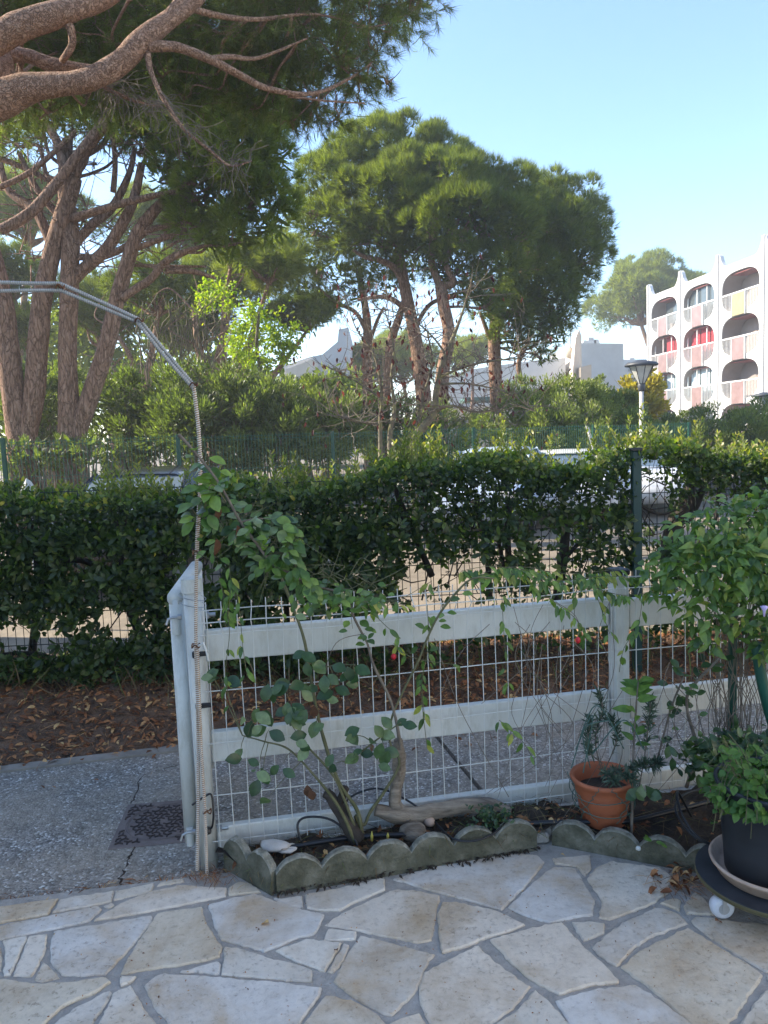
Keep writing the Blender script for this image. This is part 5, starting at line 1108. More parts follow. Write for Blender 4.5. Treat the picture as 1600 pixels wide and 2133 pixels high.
lamp(1260, 857, 912, 34.0, 'small distant lamp post among the bushes left of the tall one')
# ------------------------------------------------------------------ shrubs beyond the fence
def shrub_obj(label, blobs, mat_, L=.09, W_=.24, dens=640, group=None, cat='shrub', name='oleander_shrub', stems=5, upb=.5, vmid=.5):
    c0 = Vector((float(np.mean([b_[0] for b_ in blobs])), float(np.mean([b_[1] for b_ in blobs])), GZ)); t = thing(name, label, cat, c0, group)
    P = []; Dd = []
    for x, y, z, r_ in blobs:
        ns = max(8, int(34*r_*r_)); u = unit(rng.normal(size=(ns, 3)))
        for q in u:
            if z+q[2]*r_ < GZ: continue
            m = int(dens*r_*r_*4/ns*2.2)+3; c = np.array([x, y, z])+q*r_*(.72+.3*rng.random()); v = unit(rng.normal(size=(m, 3))); P.append(c+v*r_*.26*rng.random((m, 1))**.5); Dd.append(v*.7+q*.6+np.array([0, 0, upb]))
    P = np.concatenate(P); Dd = unit(np.concatenate(Dd)); k = P[:, 2] > GZ+.02; P = P[k]; Dd = Dd[k]
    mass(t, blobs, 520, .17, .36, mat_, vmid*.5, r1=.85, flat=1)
    cloud_obj('foliage', [scatter(hexleaf(W_*1.2), P, rot_to(Dd, rng), L*(.6+.7*rng.random(len(P))), np.clip(rng.normal(vmid, .25, len(P)), 0, 1))], mat_, t)
    b = MB()
    for x, y, z, r_ in blobs:
        for _ in range(stems):
            b.tube([Vector((c0.x+(x-c0.x)*.6+random.gauss(0, .2), y+random.gauss(0, .1), GZ)), Vector((x+random.gauss(0, r_*.3), y, z)), Vector((x+random.gauss(0, r_*.6), y+random.gauss(0, r_*.4), z+r_*.7))], [.018, .012, .005], 5, cap=False)
    b.build('stems', MT['twig'], t, kind='stuff'); return t
def BL(*a): return [(lambda v, r_: (v.x, v.y, v.z, r_))(D(x, y, Y), r_) for x, y, Y, r_ in a]
OG = 'oleander bushes along the fence'
shrub_obj('pink flowered oleander behind the leftmost pine trunks', BL((20,870,15.5,.8),(90,850,15.5,.7),(110,800,16,.6),(0,790,16,.7),(60,930,15,.6)), MT['oleander'], group=OG)
shrub_obj('dark green oleander right of the forked pine trunk', BL((240,870,15,.8),(290,840,15,.75),(250,930,14.5,.6),(320,900,14.5,.7)), MT['oleander'], group=OG, vmid=.3)
shrub_obj('broad oleander behind the second green fence post', BL((370,850,15,.85),(430,830,15,.8),(400,910,14,.8),(470,880,14.5,.8)), MT['oleander'], group=OG, vmid=.35)
shrub_obj('oleander under the lime green tree', BL((520,840,15.2,.8),(560,870,15,.8),(510,910,14.4,.7),(590,920,14.6,.7)), MT['oleander'], group=OG, vmid=.45)
shrub_obj('tall silvery bush in front of the white tower', BL((620,865,16,.5),(665,850,16.2,.5),(640,880,16,.7),(690,830,16.4,.7),(600,890,15.5,.7),(670,900,15.5,.8),(725,880,16,.7)), MT['oleander'], L=.10, W_=.26, group=OG, vmid=.75)
shrub_obj('low bush behind the withered tree', BL((780,900,17,.7),(830,890,17,.6),(760,850,17.5,.5),(900,910,16.5,.8),(870,930,16,.5)), MT['oleander'], group=OG, vmid=.5)
shrub_obj('light green bush by the entrance of the low building', BL((960,880,21,.5),(1060,870,19,.7),(1090,840,19.5,.6),(1020,905,17,.5),(1110,890,18,.8)), MT['oleander'], group=OG, vmid=.8)
o = shrub_obj('red berried bush left of the small lamp post', BL((1140,855,19,.8),(1180,850,19.3,.8),(1215,870,19.3,.8),(1160,905,17.5,.8),(1230,910,17.5,.7)), MT['oleander'], group=OG, vmid=.85)
shrub_obj('grey green bush around the small lamp post', BL((1250,850,24,.6),(1290,870,23.5,.8),(1270,890,21,.9),(1310,900,20,.8),(1245,815,25,.4)), MT['oleander'], group=OG, vmid=.6, L=.12)
shrub_obj('dull green bush at the foot of the apartment building', BL((1390,915,22,.7),(1440,905,22,.75),(1490,900,22,.8),(1400,935,19,.7),(1470,935,19,.7),(1430,885,24,.5)), MT['oleander'], group=OG, vmid=.5)
shrub_obj('feathery green bush at the right edge by the lamp post', BL((1540,900,21,.6),(1580,885,21,.7),(1620,890,21,.8),(1560,920,19,.8),(1610,930,19,.8)), MT['oleander'], group=OG, vmid=.65, L=.09)
shrub_obj('bright yellow leaved tree beside the tall lamp post', BL((1330,820,27,.75),(1345,800,27,.6),(1320,860,27,.8),(1342,850,27,.7),(1355,870,27,.6)), MT['yellow'], L=.16, W_=.4, dens=260, name='yellow_tree', cat='tree')
shrub_obj('low weedy growth at the foot of the left pine trunks', BL((20,945,12.4,.32),(75,950,12.4,.30),(130,950,12.5,.32),(190,948,12.5,.30),(245,950,12.5,.28)), MT['oleander'], L=.06, vmid=.6, name='low_shrub', stems=8)
# berries / flowers
fl = MB()
for px, py, Y in [(random.gauss(1165, 25), random.gauss(865, 12), 18.2) for _ in range(26)]+[(1105, 872, 18.2), (1160, 905, 17)]:
    c = D(px, py, Y); fl.lathe(c, [(.004, -.03), (.035, 0), (.004, .03)], 6)
fl.build('berries', MT['pinkflower'], o, kind='stuff')
# lime green tree
lt = thing('lime_green_tree', 'young lime green leafed tree glowing in the sun among the pines', 'tree', D(545, 900, 17))
P, R_ = pxpath([(540,910,17,.05),(545,800,17,.045),(535,720,17,.04),(540,650,17,.025)]); b = MB(); b.tube(P, R_, 8); b.build('trunk', MT['lichen'], lt, True)
lp = []; ld = []
for (px, py, r_) in ((500,690,.35),(540,680,.4),(575,700,.35),(510,740,.35),(545,750,.3),(520,650,.25),(600,720,.25),(490,720,.2),(610,690,.15),(430,620,.28),(465,610,.2),(420,650,.14),(475,640,.12),(590,740,.2)):
    c = np.array(D(px, py, 17+random.uniform(-.5, .5))); m = int(3800*r_*r_)+20; 
    sub = c+rng.normal(size=(max(4, m//14), 3))*r_*.5; pp = sub[rng.integers(0, len(sub), m)]+rng.normal(size=(m, 3))*.07; lp.append(pp); ld.append(rng.normal(size=(m, 3)))
lp = np.concatenate(lp); ld = unit(np.concatenate(ld)); cloud_obj('crown', [scatter(hexleaf(.6), lp, rot_to(ld, rng), .085*(.6+.7*rng.random(len(lp))), rng.random(len(lp)))], MT['lime'], lt)
for e in ((430,620),(480,740),(600,720),(520,655),(575,690)):
    b = MB(); b.tube(branch_pts(D(540, 790, 17), D(e[0], e[1], 17.1), rng), [.02]*22+[.008]*7 if False else list(np.linspace(.022, .006, 29)), 5); b.build('branch', MT['lichen'], lt)
# ------------------------------------------------------------------ pines
def limb(root, pts, m='bark', n=12, name='branch', amp=.05):
    P, R_ = pxpath(pts, k=7)
    if name == 'trunk' and P[0].z > GZ: P = [Vector((P[0].x, P[0].y, GZ-.1))]+P; R_ = [R_[0]*1.12]+R_
    b = MB(); b.tube(P, R_, n, shape=knobbly(amp, .6, random.randint(0, 999))); b.build(name, MT[m], root, True); return P
def needle_crown(root, blobs, dens, K, L, W_, spread, mt, vm=.5, sub=.36, nsub=26, under=.35, flat=.85, extra=None):
    P, d = crown_pts(blobs, dens, rng, sub, nsub, flat, under); 
    if extra is not None: P = np.concatenate([P, extra[0]]); d = np.concatenate([d, extra[1]])
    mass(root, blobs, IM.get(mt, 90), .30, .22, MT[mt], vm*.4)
    cloud_obj('crown', [needles(P, d, L, W_, K, spread, rng, np.clip(rng.normal(vm, .2, len(P)), 0, 1))], MT[mt], root, smooth=False); return len(P)
def inner_branches(root, nodes, blobs, r0_=.07, per=2, mt='bark', name='branch'):
    for x, y, z, r_ in blobs:
        c = np.array([x, y, z]); nd = min(nodes, key=lambda q: np.linalg.norm(np.array(q)-c)+(3 if q[2] > z+.2 else 0))
        P = branch_pts(nd, c-np.array([0, 0, r_*.25]), rng, 5, .10, -.03); b = MB(); b.tube(P, list(np.linspace(r0_*min(1.2, r_), r0_*.3, len(P))), 7); 
        for _ in range(per*3):
            u = unit(rng.normal(size=3)+np.array([0, 0, .5])); Q = branch_pts(P[-4 if len(P) > 4 else -1], c+u*r_*.85, rng, 3, .15); b.tube(Q, list(np.linspace(r0_*.35, r0_*.08, len(Q))), 5, cap=False)
        b.build(name, MT[mt], root, True)
def tree(name, label, base, group=None, cat='tree'): return thing(name, label, cat, base, group)
PG = 'umbrella pines behind the green fence'
cnt = 0; IM = {'needle': 300, 'needle_far': 210}
# left forked pine
L1t = tree('pine_tree', 'forked pine at the left edge whose two reddish trunks spread in a V', D(45, 912, 13), PG)
limb(L1t, [(42,960,12.9,.24),(40,905,13,.21),(25,800,13,.19),(12,690,13,.18),(-2,600,13,.17),(-30,480,13,.15)], n=16, name='trunk')
nB = limb(L1t, [(52,950,13.0,.2),(58,890,13,.17),(72,820,13,.165),(80,700,13,.16),(92,600,13,.155),(115,500,13,.14),(142,415,13,.13),(155,370,13,.12)], n=16, name='trunk')
limb(L1t, [(155,370,13,.10),(170,320,13,.09),(215,265,12.9,.08),(230,230,12.8,.06)]); limb(L1t, [(145,400,13,.09),(120,300,13.1,.07),(95,250,13.2,.05)]); limb(L1t, [(110,520,13,.08),(75,440,13.1,.08),(20,400,13.2,.06),(0,340,13.2,.05)])
limb(L1t, [(0,480,12.6,.085),(60,445,12.7,.085),(115,385,12.8,.08),(160,325,12.8,.075),(205,265,12.8,.06)]); limb(L1t, [(0,390,12.9,.045),(60,360,12.9,.045),(120,310,13,.04),(160,270,13,.03)])
L2t = tree('pine_tree', 'pine with one straight and one slanting trunk behind the bent rope arch', D(150, 925, 13), PG)
limb(L2t, [(147,970,12.9,.24),(145,915,13,.19),(142,800,13,.155),(141,700,13,.15),(146,560,13,.15),(146,480,13.1,.14),(135,380,13.2,.11),(140,290,13.2,.08)], n=16, name='trunk')
nD = limb(L2t, [(155,960,13.0,.2),(162,900,13,.15),(190,820,13,.145),(222,720,13,.14),(245,620,13,.13),(268,540,13,.115),(290,480,13,.10),(330,430,13,.08),(360,400,13,.06)], n=14, name='trunk')
for pts in ([(150,585,13,.10),(175,560,13,.10),(220,520,13,.095),(255,465,13,.09),(280,410,13.1,.08),(295,340,13.1,.06)], [(255,622,12.9,.06),(285,600,12.9,.065),(315,580,12.9,.065),(345,545,12.9,.06),(385,525,12.9,.05),(425,512,12.9,.03)],
    [(345,565,13,.045),(400,565,13,.045),(450,580,13.1,.02)], [(150,455,13,.07),(200,440,12.8,.065),(250,425,12.8,.06),(310,410,12.8,.05),(360,400,12.8,.035)], [(165,535,13,.06),(210,535,13,.06),(260,515,13,.055),(310,480,13,.05),(380,465,13,.035)],
    [(275,520,13,.05),(330,500,13,.045),(390,480,13.1,.03)], [(155,510,13.1,.08),(190,470,13.2,.08),(235,430,13.3,.07),(270,360,13.3,.05),(280,310,13.4,.04)], [(236,400,13.2,.05),(240,340,13.2,.045),(235,280,13.3,.04)],
    [(150,470,13.3,.07),(115,440,13.4,.065),(75,390,13.4,.055),(40,320,13.5,.04)], [(280,552,13.1,.03),(350,555,13.1,.03),(430,555,13.1,.018)], [(0,330,13.6,.05),(50,350,13.6,.045),(120,390,13.6,.04),(165,460,13.6,.05)]): limb(L2t, pts, n=9)
bl2 = BL((560,330,13.2,.45),(540,420,13.2,.60),(470,330,13.0,.75),(505,255,13.2,.7),(440,420,13.1,.55),(420,340,13.2,.7),(430,250,13.4,.8),(575,390,13.4,.35),(500,485,13.1,.5),(570,470,13.3,.35),(400,455,13.2,.35),(360,370,13.3,.4),(450,500,13,.35),(330,260,13.8,.7))
bl1 = BL((230,215,13.8,.6),(150,195,13.8,.65),(60,205,13.8,.7),(-20,230,13.8,.8),(290,250,13.9,.5),(250,130,13.8,1.3),(50,90,13.8,1.4),(400,100,13.8,1.5),(560,120,14,1.2),(120,245,14.5,.5),(10,280,14.5,.5))
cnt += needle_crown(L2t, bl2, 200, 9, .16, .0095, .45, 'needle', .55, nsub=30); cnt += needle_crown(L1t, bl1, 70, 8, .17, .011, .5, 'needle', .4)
inner_branches(L2t, nD[-12::3]+[D(295, 345, 13.1), D(285, 320, 13.4), D(385, 525, 12.9), D(360, 400, 12.8)], bl2[:12], .05, 1); inner_branches(L1t, [nB[-1], nB[-6]], bl1[:6], .06, 2)
b = MB()   # fine twigs in the see-through zone
for _ in range(230):
    x = random.uniform(0, 420); y = random.uniform(240, 560)*(1 if x < 380 else .95); a = D(x, y, random.uniform(12.8, 13.8)); e = a+Vector((random.gauss(.1, .4), random.gauss(0, .2), random.gauss(.15, .3))); m_ = a.lerp(e, .5)+Vector((random.gauss(0, .06), 0, random.gauss(0, .06))); b.tube([a, m_, e], [.014, .009, .004], 4, cap=False)
b.build('fine_twigs', MT['bark'], L2t, kind='stuff')
# central pines
M1 = tree('pine_tree', 'tallest pine of the middle group with a domed bright crown', D(885, 930, 21.5), PG)
n1 = limb(M1, [(893,960,21.5,.26),(886,860,21.5,.22),(878,790,21.5,.20),(868,720,21.5,.18),(852,640,21.5,.17),(838,570,21.5,.15),(832,520,21.5,.12),(835,470,21.5,.09)], n=14, name='trunk')
limb(M1, [(852,640,21.5,.09),(830,570,21.3,.09),(800,545,21.2,.08),(760,535,21.2,.06),(735,520,21.2,.04)]); limb(M1, [(845,645,21.4,.07),(820,625,21.2,.075),(790,618,21.1,.06),(745,625,21.1,.04)])
limb(M1, [(862,690,21.5,.06),(890,640,21.7,.06),(925,620,21.8,.05),(990,600,22,.03)])
M2 = tree('pine_tree', 'pine with a reddish trunk forking below its crown right of the tallest one', D(920, 930, 20.5), PG)
n2 = limb(M2, [(915,960,20.5,.24),(918,860,20.5,.20),(922,780,20.5,.18),(935,700,20.5,.17),(925,640,20.5,.16),(918,592,20.5,.15)], n=14, name='trunk')
limb(M2, [(918,600,20.5,.10),(903,560,20.5,.09),(897,520,20.5,.08),(910,470,20.6,.06)]); limb(M2, [(920,596,20.5,.11),(945,588,20.4,.10),(930,550,20.4,.07),(945,500,20.5,.05)])
M3 = tree('pine_tree', 'slender pine whose grey trunk bends left of the middle group', D(765, 930, 23), PG)
limb(M3, [(772,960,23,.2),(768,850,23,.16),(765,760,23,.14),(765,680,23,.13),(758,620,23,.10),(745,560,23,.08)], name='trunk'); limb(M3, [(763,690,23,.07),(740,650,23,.06),(700,630,23,.05),(665,600,23,.03)]); limb(M3, [(768,720,23,.06),(785,670,23,.05),(800,640,23.1,.04)])
M4 = tree('pine_tree', 'thin leaning pine trunk between the bent one and the tallest pine', D(800, 930, 22), PG)
limb(M4, [(800,960,22,.16),(803,860,22,.14),(808,780,22,.12),(815,710,22,.12),(832,660,22,.10),(850,600,22,.07)], name='trunk')
M5 = tree('pine_tree', 'pine at the right of the middle group with a dark bulging crown', D(1035, 930, 23.5), PG)
n5 = limb(M5, [(1035,960,23.5,.24),(1035,860,23.5,.20),(1032,780,23.5,.19),(1030,700,23.5,.18),(1040,640,23.5,.15),(1060,580,23.5,.12),(1080,520,23.5,.08)], name='trunk')
limb(M5, [(1030,720,23.5,.08),(1015,690,23.4,.07),(1000,650,23.4,.05)]); limb(M5, [(1035,670,23.5,.10),(1090,640,23.6,.08),(1150,600,23.8,.06)]); limb(M5, [(1088,800,24,.08),(1080,760,24,.08),(1092,730,24,.06),(1110,690,24,.05)])
bm1 = BL((690,385,21.8,.85),(665,420,21.8,.55),(640,440,21.5,.45),(740,350,22,.9),(790,325,22,.9),(850,320,22,.95),(905,330,22,.8),(770,430,21.3,1.0),(700,460,21.5,.8),(835,420,21,1.1),(790,500,21.2,.8),(730,500,21.3,.6),(850,510,21.2,.7),(650,480,21.8,.5))
bm2 = BL((915,400,20.6,.9),(965,390,21,.8),(1010,400,21,.7),(1060,410,21.3,.8),(960,470,20.3,1.0),(1030,470,20.5,.9),(900,480,20.3,.8),(1070,490,20.8,.7),(960,550,20.5,.7),(1030,560,20.6,.7),(975,610,20.6,.45),(1015,630,20.8,.45),(930,570,20.8,.5),(900,545,20.6,.5))
bm3 = BL((700,635,23,.45),(745,615,23,.45),(810,600,22.5,.5),(660,655,23.5,.4),(850,560,22.5,.6),(780,560,22.5,.6),(640,540,23,.7),(690,560,23,.7),(620,590,23,.6),(675,620,23,.5),(590,530,22,.6),(730,580,23,.5))
bm5 = BL((1150,415,23.5,.7),(1195,430,23.8,.75),(1225,475,23.8,.7),(1160,480,23,.9),(1215,540,23.6,.75),(1130,540,23,.8),(1180,570,23.5,.7),(1100,610,23,.7),(1150,640,23.4,.7),(1190,620,23.6,.4),(1060,650,23,.7),(1110,700,23.2,.6),(1155,700,23.3,.5),(1020,640,23.2,.55),(1075,720,23.4,.4),(1100,400,23.2,.6),(1240,500,23.9,.4),(1140,470,22.8,.8),(1185,520,23.4,.8),(1100,560,22.8,.8),(1075,640,22.8,.7),(1130,600,23,.8),(1130,740,23.6,.35),(1060,690,23,.5),(1200,590,23.8,.5),(1170,660,23.4,.5))
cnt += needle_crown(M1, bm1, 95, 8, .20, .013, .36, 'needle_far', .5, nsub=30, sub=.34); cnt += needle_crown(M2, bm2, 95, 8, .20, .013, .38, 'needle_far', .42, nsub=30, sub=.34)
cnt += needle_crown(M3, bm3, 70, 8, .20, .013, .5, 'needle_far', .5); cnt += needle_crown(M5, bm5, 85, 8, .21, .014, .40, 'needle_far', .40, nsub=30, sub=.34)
inner_branches(M1, n1[-18::3], bm1, .09, 2); inner_branches(M2, n2[-8::3]+[D(897, 520, 20.5), D(945, 500, 20.5)], bm2, .09, 2); inner_branches(M5, n5[-24::3], bm5, .08, 2)
# background pines, each its own tree
def bgpine(label, px, py, Y, rpx, h=1.0, vm=.6, tr=None, dens=None, base=930, mt='needle_far', K=7):
    c = D(px, py, Y); s = Y/FPX; R0 = rpx*s; t = tree('pine_tree', label, (c.x, Y, GZ), PG)
    limb(t, [(tr or px, base, Y, max(.14, R0*.07)), ((tr or px)*.5+px*.5+4, (base+py)/2, Y, max(.11, R0*.055)), (px, py+rpx*.3, Y, R0*.035), (px, py, Y, R0*.02)], name='trunk', n=9)
    bl = []
    for _ in range(14):
        a = random.random()*2*PI; q = random.random()**.5; bl.append((c.x+math.cos(a)*q*R0*.72, Y+math.sin(a)*q*R0*.6, c.z+(1-q*q)*R0*.35*h+random.gauss(0, R0*.08), R0*random.uniform(.32, .46)))
    needle_crown(t, bl, dens or 640/(Y*.42)/(R0*.5), K, .16+Y*.004, .0006*Y, .5, mt, vm, nsub=16, flat=.7)
    P0 = D(px, py+rpx*.35, Y); b = MB()
    for x, y, z, r_ in bl:
        Q = branch_pts(P0, (x, y, z-r_*.3), rng, 4, .1); b.tube(Q, list(np.linspace(R0*.03, R0*.01, len(Q))), 6)
    b.build('limbs', MT['bark'], t)
bgpine('sunlit pine seen between the left trunks', 60, 470, 27, 130, vm=.8, tr=20)
bgpine('distant pine with pale crown behind the rope arch bend', 330, 500, 28, 120, vm=.8, tr=300)
bgpine('hazy pine over the lime green tree', 480, 600, 24, 120, vm=.7, tr=410)
bgpine('dark spreading pine left of the white tower', 640, 665, 26, 75, vm=.15, tr=470)
bgpine('low dark pine left of the straight trunk', 30, 590, 22, 100, vm=.3, tr=100)
bgpine('shaded pine crown behind the slanting trunk', 330, 620, 20, 110, vm=.3, tr=280)
bgpine('leaning pine whose branches cross behind the oleanders', 210, 680, 23, 120, vm=.5, tr=240)
bgpine('broad pale pine under the crown of the rope side tree', 560, 560, 19.5, 90, vm=.75, tr=455)
bgpine('lower pine behind the bare lilac branches', 420, 700, 25, 100, vm=.4, tr=440)
bgpine('low pine crown at the far left behind the forked trunk', -20, 700, 21, 110, vm=.4, tr=-40)
bgpine('small far pine between the tower and the bent trunk', 770, 770, 48, 80, vm=.95, tr=770)
bgpine('far bright pine seen past the tallest trunk', 840, 770, 50, 85, vm=.95, tr=850)
bgpine('far bright pine seen right of the reddish trunk', 985, 745, 52, 60, vm=.9, tr=975)
bgpine('umbrella pine leaning out behind the curvy apartment building', 1335, 640, 66, 105, vm=.85, tr=1400, h=1.5, K=9)
bgpine('further pine top above the apartment parapet', 1455, 640, 80, 70, vm=.8, tr=1450, h=1.4)
wl = []
for _ in range(60):
    x = random.uniform(-60, 760); c = D(x, random.uniform(650, 900) if x < 520 else random.uniform(830, 900), random.uniform(29, 36)); wl.append((c.x, c.y, c.z, random.uniform(1.0, 1.7)))
wd = cloud_obj('far_woodland', [(lambda q: scatter(hexleaf(.4), q, rot_to(unit(rng.normal(size=(len(q), 3))), rng), .42*(.6+.7*rng.random(len(q))), np.clip(rng.normal(.45, .3, len(q)), 0, 1)))(np.concatenate([np.array(w[:3])+unit(rng.normal(size=(330, 3)))*w[3]*rng.random((330, 1))**.4 for w in wl]))], MT['needle_far'], None, smooth=False)
# bare trunks and lilac-like stems among the pines
for i, (pts, lb) in enumerate((([(470,900,19,.09),(468,800,19,.09),(465,700,19,.08),(470,620,19,.06),(480,560,19,.04)], 'slim straight trunk just left of the lime green tree'), ([(440,900,18.5,.10),(430,800,18.5,.09),(412,720,18.5,.08),(405,650,18.5,.05)], 'dark slim trunk leaning towards the lime green tree'), ([(285,900,20,.09),(280,800,20,.08),(270,740,20,.06),(230,680,20,.04)], 'curved slim trunk behind the oleanders'))):
    t = tree('bare_tree', lb, D(pts[0][0], 935, pts[0][2])); limb(t, pts, name='trunk', n=8)
    for _ in range(6):
        a = pts[random.randint(1, len(pts)-1)]; limb(t, [(a[0], a[1], a[2], .03), (a[0]+random.uniform(-60, 60), a[1]-random.uniform(20, 50), a[2], .02), (a[0]+random.uniform(-110, 110), a[1]-random.uniform(30, 110), a[2], .008)], n=5)
wt = tree('bare_shrub', 'tangle of bare greenish upright stems beside the lime green tree', D(370, 900, 16), cat='shrub'); b = MB()
for _ in range(46):
    x = random.uniform(305, 440); P, R_ = pxpath([(x, 900, 16, .014), (x+random.gauss(0, 14), 780, 16, .012), (x+random.gauss(0, 24), 690, 16, .010), (x+random.gauss(0, 36), random.uniform(610, 680), 16, .006)], k=4); b.tube(P, R_, 4, cap=False)
b.build('stems', MT['lichen'], wt, kind='stuff')
# withered purple-leaved tree
pt = tree('withered_tree', 'small lichen covered tree with bare twigs and hanging purple dead leaves', D(835, 960, 10.4))
TW = []
def lim2(pts): 
    P = limb(pt, pts, m='lichen', n=8, amp=.08); TW.append(P)
lim2([(829,965,10.4,.07),(845,930,10.4,.065),(865,908,10.4,.06),(890,880,10.4,.05),(905,858,10.4,.045),(908,820,10.4,.042),(916,785,10.4,.04),(924,752,10.4,.034),(944,703,10.4,.028),(962,655,10.4,.018),(975,610,10.4,.008),(985,570,10.4,.003)])
lim2([(828,960,10.4,.05),(848,915,10.45,.035),(870,885,10.45,.03),(880,830,10.5,.022),(900,760,10.5,.015),(890,690,10.5,.008)])
lim2([(814,960,10.5,.04),(813,900,10.5,.035),(822,850,10.5,.028),(815,790,10.5,.02),(820,720,10.5,.012),(800,640,10.5,.006)]); lim2([(793,955,10.6,.035),(792,880,10.6,.028),(795,820,10.6,.022),(780,740,10.6,.014),(740,680,10.6,.008),(715,600,10.6,.005)])
lim2([(915,788,10.4,.022),(940,775,10.3,.018),(981,760,10.3,.015),(1040,750,10.2,.011),(1100,745,10.2,.006)]); lim2([(907,858,10.4,.022),(940,845,10.3,.016),(990,858,10.3,.011),(1050,850,10.2,.006)]); lim2([(920,800,10.4,.016),(980,800,10.3,.012),(1060,820,10.3,.007),(1120,860,10.3,.004)])
lim2([(790,885,10.5,.02),(760,880,10.5,.016),(720,872,10.5,.012),(680,850,10.5,.006)]); lim2([(930,740,10.4,.018),(900,700,10.4,.012),(850,660,10.4,.008),(780,640,10.4,.004)]); lim2([(795,830,10.6,.016),(750,800,10.6,.010),(700,770,10.6,.006)])
b = MB(); ends = []
def rec(p, d, L, r_, dep):
    q = p+d*L; m_ = p.lerp(q, .5)+Vector((random.gauss(0, L*.08), random.gauss(0, L*.08), random.gauss(0, L*.08))); b.tube([p, m_, q], [r_, r_*.8, r_*.55], 4, cap=False)
    if dep == 0: ends.append(q); return
    for _ in range(random.choice((1, 2, 2))):
        rec(q, (d+Vector((random.gauss(0, .5), random.gauss(0, .4), random.gauss(.12, .4)))).normalized(), L*random.uniform(.6, .9), r_*.55, dep-1)
for P in TW:
    for _ in range(32):
        i = random.randint(len(P)//4, len(P)-2); rec(P[i], Vector((random.gauss(0, .8), random.gauss(0, .4), random.gauss(.35, .5))).normalized(), random.uniform(.12, .35), .007, random.choice((1, 2, 2)))
b.build('twigs', MT['twig'], pt, kind='stuff')
LFp = [tpl_mesh('withered_leaf', 1, .42, 4, .55, .5, .45, MT['purple'], v) for v in (.05, .3, .5, .75, 1.0)]
for q in random.sample(ends, min(295, len(ends))):
    for _ in range(1): put_leaf(random.choice(LFp), pt, q, (random.gauss(0, .3), random.gauss(0, .3), -1), (random.gauss(0, 1), -1, random.gauss(0, .3)), random.uniform(.06, .10))
# ------------------------------------------------------------------ overhanging near pine
NP = tree('overhanging_pine', 'near pine whose thick reddish limbs reach in from the top left corner', Vector((-5.2, 7.0, -.1)))
b = MB(); P = [Vector(p) for p in spline([(-5.2, 7.0, -.2), (-5.0, 7.0, 1.2), (-4.6, 7.0, 2.6), (-4.2, 7.0, 3.9), tuple(D(-70, 245, 7.0))], 8)]; b.tube(P, list(np.linspace(.30, .16, len(P))), 16, shape=knobbly(.05, .6, 3)); b.build('trunk', MT['bark'], NP, True)
NL = []
for pts in ([(-70,245,7,.155),(0,208,7,.15),(50,186,7,.125),(115,176,7,.10),(185,166,7,.097),(250,130,7.05,.094),(300,80,7.1,.088),(350,42,7.2,.078),(400,8,7.3,.064),(440,-40,7.4,.055)],
    [(-80,120,6.8,.13),(0,76,6.8,.12),(50,52,6.8,.11),(125,26,6.85,.098),(165,14,6.9,.092),(225,-8,7,.08),(280,-60,7.1,.07)], [(-40,225,7,.10),(2,190,7.05,.09),(10,150,7.1,.08),(12,118,7.15,.075),(50,115,7.2,.06),(90,128,7.2,.058),(115,135,7.2,.056),(180,145,7.2,.05),(220,150,7.1,.045)],
    [(307,97,7.1,.045),(345,96,7.15,.044),(380,101,7.2,.042),(440,125,7.3,.038),(500,156,7.5,.032),(560,185,7.7,.027),(650,195,8,.02),(725,165,8.2,.015),(775,130,8.4,.008)], [(435,122,7.3,.025),(480,118,7.5,.024),(540,120,7.7,.018),(640,80,8,.010)],
    [(307,110,7.1,.030),(312,140,7.1,.024),(325,175,7.1,.021),(347,217,7.1,.019),(385,270,7.1,.015),(440,315,7.1,.012),(480,345,7.15,.010),(525,335,7.2,.006)], [(136,40,6.9,.045),(148,62,6.9,.035),(150,92,6.95,.03),(138,115,7,.03),(130,125,7.1,.03)],
    [(175,160,7.2,.02),(220,183,7.3,.018),(280,210,7.4,.014),(340,222,7.5,.008)], [(345,45,7.2,.05),(362,18,7.2,.045),(395,-20,7.3,.04)], [(600,200,7.9,.014),(680,210,8,.010),(760,215,8.2,.006)], [(405,20,7.3,.03),(470,35,7.5,.025),(540,40,7.8,.02),(660,30,8.1,.012),(780,60,8.4,.006)]):
    NL.append(limb(NP, pts, m='bark_limb', n=14, amp=.06))
b = MB()
for P in (NL[5], NL[7]):
    for _ in range(90):
        i = random.randint(len(P)//3, len(P)-2); a = P[i]; s = Vector((random.gauss(0, 1), random.gauss(0, .6), random.gauss(-.1, .7))).normalized(); L = random.uniform(.08, .35); q = [a, a+s*L*.4+Vector((0, 0, .02)), a+s*L*.75+Vector((.03, 0, -.02)), a+s*L+Vector((random.gauss(.04, .04), 0, random.gauss(-.05, .04)))]
        b.tube([Vector(v) for v in spline([tuple(v) for v in q], 3)], .0028, 4, cap=False)
b.build('dead_twigs', MT['twig'], NP, kind='stuff')
